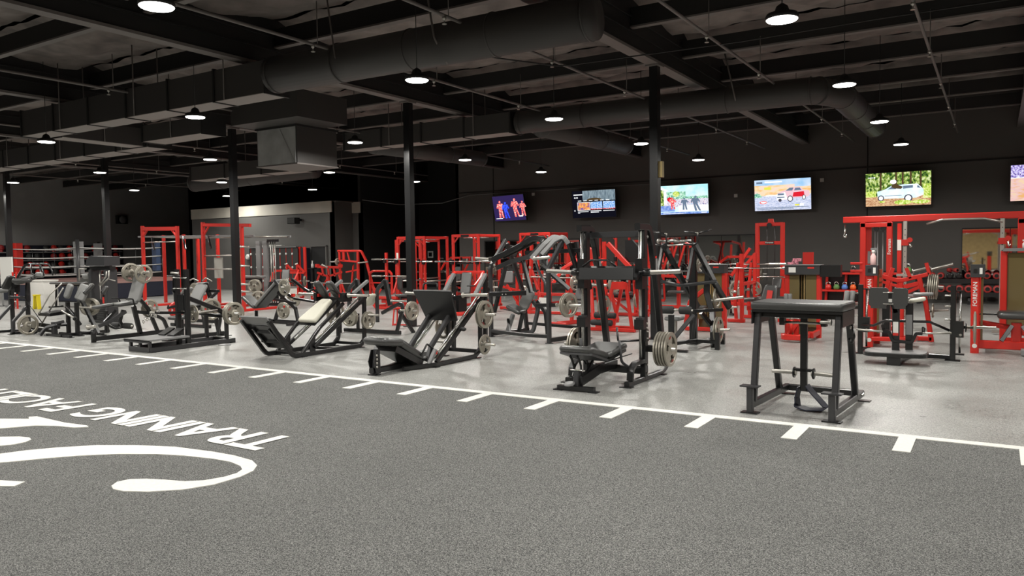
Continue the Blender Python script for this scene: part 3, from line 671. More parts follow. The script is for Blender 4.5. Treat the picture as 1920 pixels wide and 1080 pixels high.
bar(M, 'lever_arm', [(0, .66, .98), (0, 1.44, .66), (0, 1.58, .58)], .07, .08, BLK, (1, 0, 0)); bar(M, 'lever_arm', [(0, .1, .70), (0, .9, .64), (0, 1.5, .52)], .05, .05, BLK, (1, 0, 0))
bar(M, 'pivot_beam', [(-.46, 1.5, .54), (.2, 1.5, .54)], .07, .07, BLK); peg(M, (.02, .86, .62), (.02, 1.4, .66), .024, 'chrome_sleeve')
peg(M, (.05, 1.56, .585), (.48, 1.56, .585), .026)
for k in range(9):
    t = k / 8; c_ = (0, .16 - .3 * t, .72 - .16 * t + .03 * math.sin(k * 2)); v, f = sweep_vf([(c_[0] + .03 * math.cos(a), c_[1] + .01 * math.sin(a * 2), c_[2] + .03 * math.sin(a)) for a in [i * math.pi / 4 for i in range(9)]], circ(.007, 6)); mesh('chain_link', v, f, CHR, M)
rod(M, 'carabiner', [(0, .12, .70), (.03, .1, .64), (0, .08, .60), (-.03, .1, .66), (0, .12, .70)], .01, CHR, .01); foot(M, .16, 1.6); foot(M, .16, -.1)
lathe(M, 'rubber_foot_disc', (.42, 1.25, .0), (0, 0, 1), [(0, .12), (.012, .12), (.02, .1)], GRY, 20)
mplates(M, (.36, 1.56, .585), (1, 0, 0), 3, .227, .036, 'the rear peg of the belt squat', spin=.9, numbers='45')
mplates(M, (.08, .80, .63), (0, -1, 0), 1, .17, .03, 'the mid sleeve of the belt squat, seen edge on', spin=.2)

# ---- plate-loaded leg extension
M = thing('leg_extension', 'black plate-loaded leg extension seat with foam rollers, beside the belt squat', 'exercise machine', (-15.5, 8.9))
bar(M, 'base_spine', [(0, -.26, .07), (0, 1.45, .07)], .07, .09, BLK, (1, 0, 0)); lathe(M, 'front_bumper_post', (0, -.26, 0), (0, 0, 1), [(0, .05), (.25, .05), (.26, .04)], BLK, 16)
bar(M, 'seat_post', [(0, .75, .08), (0, .62, .68)], .07, .09, BLK, (1, 0, 0)); bar(M, 'back_post', [(0, 1.15, .1), (0, .95, .6), (0, .78, .8)], .07, .07, BLK, (1, 0, 0), .1)
bar(M, 'curved_leg', [(0, 1.4, .1), (0, 1.3, .35), (0, 1.0, .5), (0, .7, .55)], .06, .07, BLK, (1, 0, 0), .2)
pad(M, 'seat_pad', (0, .18, .73), (0, .62, .76), (1, 0, 0), .40, .07, VIN, .06); pad(M, 'backrest_pad', (0, .62, .76), (0, .82, 1.38), (1, 0, 0), .40, .07, GVN, .06)
pad(M, 'side_pad', (-.1, -.18, .70), (-.1, .22, .74), (1, 0, 0), .22, .06, VIN, .05)
for s in S2: rod(M, 'hand_grip', [(s * .24, .5, .7), (s * .26, .45, .85), (s * .26, .30, .86)], .016, BLK, .04)
bar(M, 'leg_arm', [(.05, .35, .62), (.05, .28, .38), (.05, .34, .26)], .05, .06, BLK, (1, 0, 0), .08); rod(M, 'curved_handle', [(-.06, .1, .55), (-.06, .05, .34), (0, .2, .24), (.1, .34, .27)], .025, BLK, .1)
roller(M, 'foam_roller', (.08, .35, .29), (.34, .35, .29), .062, RUB); roller(M, 'foam_roller', (-.34, .35, .29), (-.05, .35, .29), .062, RUB)
lathe(M, 'roller_cap', (.34, .35, .29), (1, 0, 0), [(0, .025), (.01, .03), (.02, .01)], STL, 10)
bar(M, 'counter_arm', [(.06, .4, .58), (.12, .05, .42), (.1, -.2, .33)], .06, .07, DGR, (1, 0, 0), .1); peg(M, (-.1, -.3, .31), (.14, -.3, .33), .035, 'chrome_sleeve')
bar(M, 'link_arm', [(.05, -.05, .40), (.05, .2, .62)], .045, .05, BLK, (1, 0, 0)); peg(M, (.05, .75, 1.38), (-.42, .75, 1.40), .022); peg(M, (.05, .75, 1.38), (.4, .75, 1.40), .022); peg(M, (.1, .95, .52), (.5, .95, .54), .022, 'storage_peg')
mplates(M, (.22, .75, 1.36), (1, 0, 0), 1, .20, .034, 'the raised right peg of the leg extension', spin=.6); mplates(M, (-.30, .75, 1.39), (-1, 0, 0), 2, .20, .034, 'the raised left peg of the leg extension', spin=.1)
mplates(M, (-.12, 1.05, .60), (-1, 0, 0), 1, .2, .034, 'the frame behind the leg extension seat', spin=.4)

# ---- plate-loaded incline seat behind it
M = thing('incline_press', 'black seated incline lever machine between the leg extension and the belt squat', 'exercise machine', (-14.2, 9.55))
pad(M, 'backrest_pad', (0, .35, .5), (0, .72, 1.12), (1, 0, 0), .36, .07, GVN, .05); pad(M, 'seat_pad', (0, -.02, .46), (0, .34, .48), (1, 0, 0), .36, .07, VIN, .06)
bar(M, 'base_spine', [(0, -.1, .05), (0, 1.2, .05)], .08, .08, BLK, (1, 0, 0)); bar(M, 'seat_post', [(0, .2, .05), (0, .2, .42)], .07, .07, BLK); bar(M, 'rear_mast', [(0, 1.1, .05), (0, .95, .7), (0, .8, 1.15)], .07, .08, BLK, (1, 0, 0), .1)
bar(M, 'curved_leg', [(.2, .9, .03), (.2, 1.0, .4), (.0, .9, .6)], .06, .06, BLK, None, .1)
for s in S2:
    bar(M, 'lever_arm', [(s * .3, .85, .95), (s * .34, .45, .7), (s * .30, .1, .66)], .05, .05, BLK, (1, 0, 0), .08); rod(M, 'hand_grip', [(s * .30, .1, .66), (s * .16, .02, .72)], .017, RUB); peg(M, (s * .33, .6, .62), (s * .62, .6, .62), .024)
bar(M, 'pivot_beam', [(-.32, .88, .98), (.32, .88, .98)], .05, .06, BLK); rod(M, 'top_handle', [(-.1, .8, 1.2), (.05, .78, 1.26), (.16, .84, 1.18)], .014, STL, .03); foot(M, 0, 1.18, .5, .1); foot(M, 0, -.08, .4, .1)
mplates(M, (.46, .6, .62), (1, 0, 0), 2, .227, .036, 'the right arm of the seated incline machine', spin=.3); mplates(M, (-.44, .6, .62), (-1, 0, 0), 1, .227, .036, 'the left arm of the seated incline machine', spin=.3)

# ---- kneeling leg curl with twin chest pads
M = thing('kneeling_leg_curl', 'black kneeling leg curl with twin grey chest pads, tallest pads by the left turf line', 'exercise machine', (-17.3, 8.9))
for u in (-.19, .17): bar(M, 'upright', [(u, .3, .03), (u, .3, .74)], .07, .08, BLK, (1, 0, 0))
bar(M, 'angled_post', [(.46, .6, .03), (.1, .45, .80)], .07, .08, BLK, (0, 1, 0)); bar(M, 'rear_post', [(.1, 1.0, .0), (.1, 1.0, .5)], .09, .07, BLK, (1, 0, 0))
for y, a, b in ((.0, -.5, .45), (.62, -.35, .6), (.3, -.55, .3)): bar(M, 'base_rail', [(a, y, .03), (b, y, .03)], .07, .05, BLK, (0, 1, 0)); foot(M, a, y); foot(M, b, y)
bar(M, 'base_spine', [(.1, -.05, .04), (.1, 1.05, .04)], .07, .06, BLK, (1, 0, 0)); bar(M, 'curved_foot', [(-.62, -.1, .02), (-.55, .0, .18), (-.3, .1, .24), (-.2, .3, .25)], .07, .06, DGR, None, .1)
pad(M, 'chest_pad', (.06, .42, .78), (.12, .56, 1.12), (1, 0, 0), .40, .07, GVN, .04); pad(M, 'side_pad', (-.28, .32, .82), (-.20, .40, 1.14), (1, 0, 0), .20, .09, GVN, .06)
pad(M, 'elbow_pad', (.30, .40, .92), (.34, .60, 1.14), (1, 0, 0), .1, .1, VIN, .04); pad(M, 'elbow_pad', (.46, .72, .90), (.5, .82, 1.08), (1, 0, 0), .1, .1, VIN, .04)
rod(M, 'bent_handle', [(.02, .9, 1.08), (.15, 1.0, 1.28), (.18, 1.0, 1.4)], .014, STL, .04); rod(M, 'bent_handle', [(.1, .9, 1.08), (.26, 1.0, 1.25), (.28, 1.0, 1.42)], .014, STL, .04)
bar(M, 'lever_arm', [(-.16, .25, .64), (.05, .3, .46), (.2, .35, .24)], .06, .06, BLK, (0, 1, 0)); rod(M, 'ankle_bar', [(-.1, .12, .56), (.26, .2, .40)], .02, STL); lathe(M, 'ankle_cap', (.26, .2, .40), (.9, .2, -.4), [(0, .05), (.02, .05), (.03, .02)], BLK, 12)
rod(M, 'stop_lever', [(-.2, .2, 1.16), (-.42, .05, .92), (-.62, -.1, .5)], .013, STL, .02); slab(M, 'knee_board', (-.62, .0, .47), (-.62, .4, .5), (1, 0, 0), .5, .07, BLK)
bar(M, 'step_post', [(-.4, .1, .02), (-.4, .1, .30)], .12, .09, DGR, (1, 0, 0)); bar(M, 'step_arm', [(-.4, .1, .26), (-.12, .15, .32)], .06, .06, DGR)
peg(M, (.0, .42, .62), (.38, .5, .62), .024)
mplates(M, (.06, .62, .62), (.55, -.8, .1), 4, .2, .034, 'the angled peg of the kneeling leg curl', spin=.3)

# ---- standing chest-supported row, far left
M = thing('chest_supported_row', 'black chest-supported row with curved overhead arms at the far left of the front row', 'exercise machine', (-18.9, 8.7))
for u in (-.72, .0):
    bar(M, 'front_leg', [(u, .0, .02), (u, .02, .30), (u, .32, .62)], .07, .06, DGR, (1, 0, 0), .05); bar(M, 'upright', [(u, .34, .02), (u, .34, .8), (u, .36, 1.16)], .07, .08, BLK, (1, 0, 0))
    bar(M, 'base_rail', [(u, -.05, .03), (u, .6, .03)], .07, .05, BLK, (1, 0, 0)); foot(M, u, -.04)
bar(M, 'cross_tube', [(-.72, .3, .82), (.0, .3, .82)], .05, .06, DGR); bar(M, 'base_cross', [(-.72, .3, .04), (.4, .3, .04)], .06, .06, BLK)
bar(M, 'lower_beam', [(.0, .3, .24), (1.0, .5, .16)], .07, .08, BLK); bar(M, 'lower_beam', [(0, .3, .14), (.9, .5, .05)], .06, .06, BLK)
bar(M, 'arched_arm', [(-.35, .3, .9), (-.3, .3, 1.3), (-.15, .4, 1.58), (.1, .55, 1.6)], .07, .05, BLK, None, .15)
for s in (0, 1): rod(M, 'curved_handle', [(.0, .45 + .2 * s, 1.6), (.3, .5 + .2 * s, 1.58), (.42, .5 + .2 * s, 1.42), (.44, .5 + .2 * s, 1.32)], .018, BLK, .08); rod(M, 'curved_handle', [(.1, .4 + .2 * s, 1.58), (.2, .35 + .2 * s, 1.38), (.35, .35 + .2 * s, 1.34)], .016, BLK, .05)
pad(M, 'chest_pad', (.0, .1, 1.16), (.0, .52, 1.30), (1, 0, 0), .34, .09, VIN, .09); pad(M, 'collar_pad', (.02, .02, 1.22), (.3, .3, 1.22), (.7, -.7, 0), .12, .1, VIN, .04); pad(M, 'arm_pad', (.18, .46, 1.34), (.44, .5, 1.34), (0, .3, 1), .13, .09, GVN, .04)
pad(M, 'backrest_pad', (-.50, .1, 1.02), (-.32, .18, 1.32), (0, 1, 0), .2, .07, VIN, .05); pad(M, 'seat_pad', (-.95, .1, .98), (-.62, .1, .98), (0, 1, 0), .3, .10, GVN, .06); box(M, 'carriage', (-.32, .25, 1.1), (.14, .12, .32), BLK)
peg(M, (.05, .1, .25), (.62, .1, .22), .022); rod(M, 'linkage', [(.05, .3, .75), (.55, .4, .2)], .010, BLK); rod(M, 'linkage', [(.5, .35, .18), (1.25, .5, 1.05)], .016, STL); foot(M, .98, .5, .14)
mplates(M, (.50, .1, .23), (1, 0, 0), 1, .227, .036, 'the low front peg of the chest-supported row', spin=.5); mplates(M, (.36, .1, .20), (1, 0, 0), 1, .14, .03, 'the same low front peg, behind the large plate', spin=.2)

# ================================================================== SECOND ROW, BLACK MACHINES
M = thing('iso_lateral_row', 'big black lever machine with curved twin arms and a grey seat in the second row', 'exercise machine', (-7.06, 12.5), math.radians(-14))
for u, y0 in ((0, 0), (-1.7, .08)):
    bar(M, 'front_post', [(u, y0, 0), (u, y0, 1.40), (u, y0 + .44, 1.97)], .07, .08, DGR, (1, 0, 0), .1)
    bar(M, 'side_rail', [(u, y0, .06), (u, 1.15, .06)], .07, .08, BLK, (1, 0, 0)); bar(M, 'rear_post', [(u, 1.12, 0), (u, 1.0, .9), (u, .55, 1.9)], .07, .08, BLK, (1, 0, 0), .1); foot(M, u, y0); foot(M, u, 1.12)
bar(M, 'front_beam', [(-1.7, .08, .12), (-.62, .0, .12), (0, .0, .13)], .07, .07, BLK, (0, 1, 0)); bar(M, 'rear_beam', [(-1.7, 1.1, .2), (0, 1.1, .2)], .06, .06, BLK)
bar(M, 'mid_beam', [(-1.66, .04, .87), (-.72, .1, .92)], .06, .09, BLK, (0, 1, 0)); bolts(M, [(-1.25, -.01, .88), (-1.15, -.01, .885)], (0, -1, 0))
bar(M, 'mid_beam', [(-.34, .02, .70), (.2, .0, .73)], .06, .07, BLK, (0, 1, 0)); peg(M, (.2, .0, .73), (.80, .0, .745), .024)
bar(M, 'lever_arm', [(-1.62, .05, 1.56), (-1.2, .35, 1.80), (-.95, .55, 1.98), (-.78, .62, 1.97), (-.68, .66, 1.8)], .07, .10, BLK, None, .14)
bar(M, 'lever_arm', [(-1.5, .25, 1.62), (-1.1, .55, 1.85), (-.9, .7, 2.0)], .06, .09, BLK, None, .1)
bar(M, 'lever_arm', [(-1.45, .02, 1.40), (-1.2, .15, 1.52), (-.85, .35, 1.62), (-.62, .5, 1.86), (-.5, .55, 1.96)], .05, .09, BLK, None, .1)
bar(M, 'lever_arm', [(-.46, .02, 1.58), (-.28, .2, 1.86), (-.18, .34, 2.0), (-.05, .4, 1.96)], .06, .09, GRY, None, .1)
bar(M, 'lever_arm', [(-.26, .1, 1.66), (-.12, .3, 1.92), (0.02, .4, 2.0), (.1, .45, 1.86)], .06, .09, GRY, None, .1)
for a, b in (((-1.0, .3, 1.62), (-.76, .3, .92)), ((-.72, .5, 1.86), (-.55, .4, 1.48)), ((-.55, .45, 1.9), (-.42, .4, 1.4)), ((-.45, .3, 1.45), (-.12, .7, .98)), ((.0, .8, 1.9), (.1, .9, 1.0)), ((.2, .7, 1.95), (.25, .9, .98)), ((-1.62, .1, .5), (-1.35, .2, 1.5))): bar(M, 'hanging_link', [a, b], .06, .08, BLK, (1, 0, 0))
rod(M, 'curved_grip', [(-.44, .1, 1.58), (-.36, .1, 1.36), (-.1, .05, 1.08), (.0, .02, 1.0)], .024, DGR, .1)
bar(M, 'pivot_beam', [(-1.1, .5, 1.70), (.3, .75, 1.74)], .06, .08, BLK)
peg(M, (-1.66, .04, 1.58), (-2.08, .02, 1.60), .026); peg(M, (-.40, .04, 1.585), (.02, .02, 1.61), .03); peg(M, (-1.95, .1, .78), (-1.7, .1, .79), .03, 'chrome_sleeve'); peg(M, (.05, 1.2, 1.05), (.42, 1.2, 1.05), .024, 'storage_peg')
pad(M, 'backrest_pad', (-1.04, .34, .60), (-.88, .42, .96), (1, .1, -.4), .25, .07, GVN, .06); pad(M, 'seat_pad', (-1.38, .3, .64), (-1.06, .36, .50), (0, 1, 0), .30, .08, VIN, .05)
bar(M, 'seat_post', [(-1.44, .3, .12), (-1.30, .32, .46)], .08, .07, GRY, (0, 1, 0)); bar(M, 'seat_post', [(-1.12, .3, .12), (-1.04, .34, .50)], .06, .07, BLK, (0, 1, 0))
bar(M, 'curved_support', [(-1.05, .3, .10), (-.82, .4, .12), (-.76, .5, .6), (-.86, .45, .74)], .06, .08, DGR, (0, 1, 0), .12); bar(M, 'curved_support', [(-.46, .45, .10), (-.56, .5, .52), (-.78, .5, .74)], .06, .08, BLK, (0, 1, 0), .15)
bar(M, 'seat_brace', [(-1.38, .25, .36), (-1.16, .1, .12)], .05, .05, BLK); rod(M, 'side_handle', [(-1.5, .25, .56), (-1.28, .3, .53)], .014, BLK); rod(M, 'side_handle', [(-.86, .5, .92), (-.66, .4, .96)], .014, BLK)
bolts(M, [(-.72, -.02, 1.66), (-1.46, -.02, 1.46), (-.46, -.02, 1.42)], (0, -1, 0), .03)
mplates(M, (.53, .0, .74), (1, 0, 0), 2, .227, .036, 'the right arm of the curved lever machine', spin=.2); mplates(M, (.36, 1.2, 1.05 - .4), (1, 0, 0), 1, .2, .034, 'the rear frame of the big curved lever machine', spin=.9)

M = thing('high_row', 'black high row machine with overhead hooked grips and twin thigh rollers', 'exercise machine', (-4.4, 12.8))
bar(M, 'front_post', [(-.24, -.38, 0), (-.24, -.38, .62)], .09, .08, BLK, (1, 0, 0)); box(M, 'front_foot', (-.12, -.42, .02), (.36, .07, .04), BLK)
roller(M, 'thigh_roller', (-.56, -.1, .68), (-.30, -.1, .68), .068, RUB); roller(M, 'thigh_roller', (-.20, -.1, .68), (.02, -.1, .68), .068, RUB); rod(M, 'roller_shaft', [(-.56, -.1, .68), (.04, -.1, .68)], .018, STL)
pad(M, 'seat_pad', (-.5, .1, .52), (-.22, .1, .52), (0, 1, 0), .34, .07, GVN, .05); bar(M, 'seat_post', [(-.36, .1, .12), (-.36, .1, .5)], .08, .08, STL)
slab(M, 'chest_bar', (.0, .0, .665), (.34, .5, .665), (.5, -.5, 0), .12, .05, BLK)
bar(M, 'main_mast', [(-.24, .75, 0), (-.24, .75, 1.75)], .13, .10, BLK, (1, 0, 0)); foot(M, -.24, .75, .2, .2)
for s, u in ((-1, -.72), (1, -.14)):
    bar(M, 'long_lever', [(u, .55, 1.80), (u + .30, .75, 1.1), (u + .50, .95, .66)], .075, .10, BLK, (.9, -.3, 0))
    bar(M, 'inner_lever', [(u + .1, .60, 1.42), (u + .28, .8, 1.12)], .06, .07, BLK, (.9, -.3, 0)); bar(M, 'front_link', [(u - .03, .6, 1.84), (u - .08, .4, 1.18)], .055, .07, BLK, (1, 0, 0))
    rod(M, 'hook_grip', [(u - .16, .45, 2.03), (u, .5, 2.02), (u + .06, .5, 1.97), (u + .07, .5, 1.84), (u - .02, .5, 1.8), (u - .18, .45, 1.82)], .016, BLK, .04)
    rod(M, 'overhead_grip', [(u + .02, .62, 2.0), (u + .26 * s, .68, 2.07)], .015, BLK); lathe(M, 'pivot_cap', (u + .02, .6, 2.0), (0, -1, 0), [(0, .03), (.03, .03), (.04, .02)], STL, 10)
rod(M, 'top_tube', [(-.86, .7, 1.88), (-.26, .7, 1.88)], .028, CHR); lathe(M, 'tube_cap', (-.86, .7, 1.88), (-1, 0, 0), [(0, .05), (.03, .05), (.05, .03)], STL, 12)
bar(M, 'bowed_crossbar', [(-.76, .5, 1.15), (-.35, .4, 1.08), (.22, .65, 1.15)], .05, .05, DGR, None, .2)
bar(M, 'curved_mast', [(.05, .7, 1.30), (.02, .7, .95), (.14, .65, .6), (.24, .42, .0)], .07, .10, BLK, (0, 1, 0), .2); bar(M, 'rear_post', [(.39, .14, 0), (.39, .14, .30)], .08, .08, BLK)
bar(M, 'base_rail', [(-.24, -.3, .12), (.0, .2, .14), (.39, .14, .13)], .06, .06, BLK); bar(M, 'base_rail', [(0, .2, .1), (.1, 1.3, .1)], .06, .06, BLK)
bar(M, 'brace', [(-.28, -.3, .14), (.02, .0, .60)], .05, .07, DGR, (0, 1, 0)); bar(M, 'brace', [(.02, .1, .60), (-.1, .3, .14)], .04, .05, DGR, (0, 1, 0)); bar(M, 'brace', [(.05, .3, .62), (.25, .9, .1)], .07, .07, BLK, None); bar(M, 'rear_post', [(.24, .95, 0), (.24, .95, .2)], .07, .07, BLK)
peg(M, (.12, .7, .80), (.68, .7, .88), .026); peg(M, (.2, .5, .30), (.50, .5, .32), .022, 'storage_peg')
mplates(M, (.33, .5, .31), (1, 0, 0), 2, .227, .036, 'the low peg of the high row machine', spin=.6, numbers='45'); mplates(M, (.18, .85, .86), (1, 0, 0), 1, .2, .034, 'the upper peg of the high row machine', spin=.2)
mplates(M, (-.13, .8, 1.45), (1, 0, 0), 1, .13, .03, 'the inner pulley side of the high row machine, upper', spin=.2)

M = thing('standing_lateral_raise', 'black standing machine with two square pads above an oval platform and a wide bent bar', 'exercise machine', (-1.2, 12.5))
def oval(cx, cy, hx, hy, z0, z1, m, name, M):
    n = 24; P = []
    for i in range(n):
        a = 2 * math.pi * i / n; P.append((cx + hx * math.copysign(abs(math.cos(a)) ** .35, math.cos(a)), cy + hy * math.copysign(abs(math.sin(a)) ** .6, math.sin(a)), z0))
    return poly(M, name, P, (0, 0, z1 - z0), m)
oval(-.04, .12, .43, .30, .12, .17, BLK, 'platform', M); oval(-.04, .12, .41, .28, .17, .18, GRY, 'platform_mat', M)
box(M, 'pedestal', (-.04, .0, .06), (.18, .3, .12), BLK); bar(M, 'base_spine', [(-.03, .1, .04), (.1, .85, .04)], .07, .07, BLK)
bar(M, 'front_post', [(-.05, .24, .17), (-.05, .24, .80)], .10, .07, BLK, (1, 0, 0)); bar(M, 'second_post', [(.12, .34, .17), (.12, .34, .88)], .10, .07, BLK, (1, 0, 0))
box(M, 'decal', (-.05, .203, .52), (.07, .002, .17), WHT); box(M, 'decal', (-.05, .2025, .42), (.075, .002, .04), RED); box(M, 'wear_plate', (.12, .303, .56), (.085, .003, .30), GRY)
for x0, x1 in ((-.42, -.15), (-.10, .11)):
    P = [(x0 + .03, .18, .80), (x1 - .03, .18, .80), (x1 - .03, .18, .84), (x1, .18, .87), (x1, .18, 1.08), (x1 - .03, .18, 1.11), (x0 + .03, .18, 1.11), (x0, .18, 1.08), (x0, .18, .86), (x0 + .03, .18, .83)]
    poly(M, 'square_pad', P, (0, .06, 0), VIN)
for z in (.87, 1.04): rod(M, 'pad_hinge', [(-.22, .17, z), (-.08, .17, z)], .008, STL)
box(M, 'adjuster_box', (-.13, .24, .95), (.10, .08, .2), BLK); box(M, 'white_label', (-.13, .195, .92), (.06, .003, .05), WHT); bar(M, 'pad_neck', [(-.05, .26, .74), (-.09, .26, .9)], .11, .08, BLK, (0, 1, 0))
pad(M, 'arm_pad', (.10, .5, .90), (.32, .5, .94), (0, 1, 0), .2, .06, WVN, .04); pad(M, 'arm_pad', (.12, .9, .98), (.4, .9, .99), (0, 1, 0), .2, .05, GVN, .04)
rod(M, 'bent_bar', [(-.60, .3, .46), (-.22, .2, .455)], .016, STL); bar(M, 'crank_arm', [(-.22, .2, .455), (-.14, .2, .46), (-.09, .2, .32), (.16, .26, .30), (.22, .26, .44), (.30, .26, .44)], .035, .045, BLK, None, .03)
rod(M, 'bent_bar', [(.28, .28, .44), (.66, .5, .44)], .016, STL); rod(M, 'upper_bar', [(-.60, .9, .47), (-.40, .6, .50), (-.22, .42, .60), (.38, .45, .60), (.62, .7, .46)], .02, BLK, .05)
rod(M, 'cable_hook', [(-.22, .2, .47), (-.24, .19, .55), (-.2, .2, .58), (-.2, .2, .49)], .01, BLK, .02); rod(M, 'cable_hook', [(.30, .26, .46), (.3, .25, .54), (.33, .25, .52), (.32, .26, .46)], .01, BLK, .02)
for u, v_, h in ((.67, .75, 1.13), (-.64, 1.0, 1.12)):
    bar(M, 'upright', [(u, v_, 0), (u, v_, h)], .075, .09, BLK, (1, 0, 0)); rod(M, 'guide_rod', [(u + .09, v_, .12), (u + .09, v_, 1.04)], .016, CHR); box(M, 'top_bracket', (u + .06, v_, 1.05), (.16, .07, .02), BLK); box(M, 'bottom_bracket', (u + .06, v_, .10), (.18, .08, .02), BLK)
    box(M, 'carriage', (u + .07, v_ - .02, .48), (.14, .12, .24), BLK); foot(M, u, v_, .2, .14); bolts(M, [(u + .1, v_ - .09, .40)], (0, -1, 0), .02)
    for z in (.62, .82, .98): peg(M, (u - .03, v_ - .02, z), (u - .11, v_ - .05, z), .012, 'position_pin')
bar(M, 'base_cross', [(-.64, 1.0, .05), (.1, .86, .05), (.67, .75, .05)], .07, .07, BLK); peg(M, (.80, .73, .51), (1.22, .73, .52), .022); lathe(M, 'stop_disc', (.83, .73, .51), (1, 0, 0), [(0, .07), (.012, .07), (.02, .03)], BLK, 16)
mplates(M, (.97, .73, .515), (1, 0, 0), 1, .235, .036, 'the right peg of the standing machine with square pads', spin=.2)
for k, (x, y) in enumerate(((-.86, .9), (-.78, .94))):
    roller(M, 'grey_roller', (x, y, .74), (x + .03, y + .02, 1.02), .04, GVN)

M = thing('incline_bench_press', 'black lever incline press with a long grey backboard, left of the hack squat', 'exercise machine', (-15.3, 13.2))
pad(M, 'backrest_pad', (-.66, 0, .42), (.20, 0, 1.10), (0, 1, 0), .34, .08, GVN, .05); pad(M, 'seat_pad', (-1.18, 0, .66), (-.70, 0, .38), (0, 1, 0), .34, .09, VIN, .06); slab(M, 'pad_board', (-.6, 0, .38), (.2, 0, 1.02), (0, 1, 0), .3, .03, BLK)
bar(M, 'spine', [(-.75, 0, .05), (.9, 0, .05)], .08, .09, BLK, (0, 1, 0)); bar(M, 'mast', [(-.1, 0, .05), (.32, 0, .9)], .08, .08, BLK, (0, 1, 0)); bar(M, 'brace', [(.05, 0, .78), (.66, 0, .40), (.75, 0, .05)], .07, .08, BLK, (0, 1, 0)); lathe(M, 'front_post', (-.8, 0, 0), (0, 0, 1), [(0, .1), (.02, .1), (.03, .05), (.3, .05)], BLK, 12)
for s in S2:
    bar(M, 'lever_arm', [(.26, s * .28, 1.1), (.6, s * .36, .86), (1.0, s * .38, .70)], .05, .07, BLK, (0, 1, 0), .1); rod(M, 'hand_grip', [(.3, s * .28, 1.0), (.36, s * .1, 1.06)], .018, RUB); bar(M, 'lever_link', [(.3, s * .28, .62), (1.0, s * .3, .55)], .05, .06, BLK, (0, 1, 0)); peg(M, (.9, s * .4, .95), (.9, s * .66, .95), .022)
    bar(M, 'side_foot', [(-.7, 0, .04), (-.7, s * .35, .04)], .07, .06, BLK); bar(M, 'side_foot', [(.85, 0, .04), (.85, s * .45, .04)], .07, .06, BLK); box(M, 'red_joint', (1.0, s * .37, .75), (.07, .07, .07), RED)
mplates(M, (.9, -.56, .95), (0, -1, 0), 1, .2, .034, 'the upper peg of the incline lever press', spin=.2); mplates(M, (.75, -.50, .38), (0, -1, 0), 2, .2, .034, 'the lower peg of the incline lever press', spin=.5); 

M = thing('seated_dip', 'black seated lever machine with a pale pad and tall twin masts behind the hack squat', 'exercise machine', (-11.6, 12.4))
for s in (0, 1):
    u = -.2 + .82 * s
    bar(M, 'curved_mast', [(u - .25, 0, .25), (u - .25, 0, .95), (u, 0, 1.16)], .06, .07, DGR, (0, 1, 0), .2); bar(M, 'mast', [(u, 0, 1.15), (u + .12, 0, .62)], .07, .10, BLK, (0, 1, 0))
    peg(M, (u + .15, 0, .72), (u + .5, 0, .72), .022)
pad(M, 'seat_pad', (.2, -.1, .62), (.36, -.1, .86), (0, 1, 0), .3, .07, WVN, .04); bar(M, 'base_rail', [(-.6, 0, .05), (1.0, 0, .05)], .07, .08, BLK); bar(M, 'leg', [(.9, 0, .05), (1.05, .1, .72), (.5, 0, .45)], .06, .07, BLK, None, .1); slab(M, 'side_pad', (-.75, -.2, .40), (-.3, -.2, .44), (0, 1, 0), .3, .07, VIN); bar(M, 'leg', [(-.55, -.2, 0), (-.55, -.2, .38)], .07, .07, BLK); bar(M, 'leg', [(.95, .5, 0), (.9, .1, .5)], .07, .07, BLK)
peg(M, (.98, .05, .52), (1.42, .05, .52), .022, 'storage_peg'); mplates(M, (1.32, .05, .52), (1, 0, 0), 2, .2, .034, 'the black seated machine behind the hack squat', spin=.2)
peg(M, (-.2, 0, .36), (-.2, -.38, .36), .022, 'storage_peg'); bar(M, 'peg_post', [(-.2, 0, .05), (-.2, 0, .42)], .06, .06, BLK)
mplates(M, (-.2, -.3, .36), (0, -1, 0), 3, .2, .034, 'the low peg behind the hack squat', spin=.4) 

M = thing('cable_tower', 'black selectorized cable tower with a hooded top behind the kneeling leg curl', 'exercise machine', (-19.9, 11.4))
bar(M, 'shroud', [(-.36, 0, 0), (-.36, 0, 1.40)], .12, .30, DGR, (1, 0, 0)); bar(M, 'shroud', [(.36, 0, 0), (.36, 0, 1.40)], .14, .30, DGR, (1, 0, 0))
poly(M, 'hood', [(-.44, -.2, 1.50), (.44, -.2, 1.50), (.44, -.2, 1.74), (-.22, -.2, 1.76), (-.38, -.2, 1.68)], (0, .42, 0), DGR); box(M, 'top_beam', (0, 0, 1.44), (.95, .16, .10), BLK)
for k in range(10): box(M, 'weight_block', (0, 0, .10 + .055 * k), (.42, .18, .048), BLK)
rod(M, 'guide_rod', [(-.14, 0, .05), (-.14, 0, 1.44)], .012, STL); rod(M, 'guide_rod', [(.14, 0, .05), (.14, 0, 1.44)], .012, STL); rod(M, 'swing_handle', [(-.5, -.15, 1.42), (-.85, -.15, 1.42), (-.85, -.15, 1.1)], .016, STL, .03); roller(M, 'pale_roller', (-.72, -.1, 1.22), (-.45, -.1, 1.24), .07, GVN)
box(M, 'warning_decal', (.2, -.12, .6), (.08, .004, .16), RED); bar(M, 'base_rail', [(-.5, -.1, .04), (.9, -.1, .04)], .08, .08, BLK)
rod(M, 'side_bar', [(.4, -.1, 1.16), (.9, -.2, 1.12)], .014, STL)

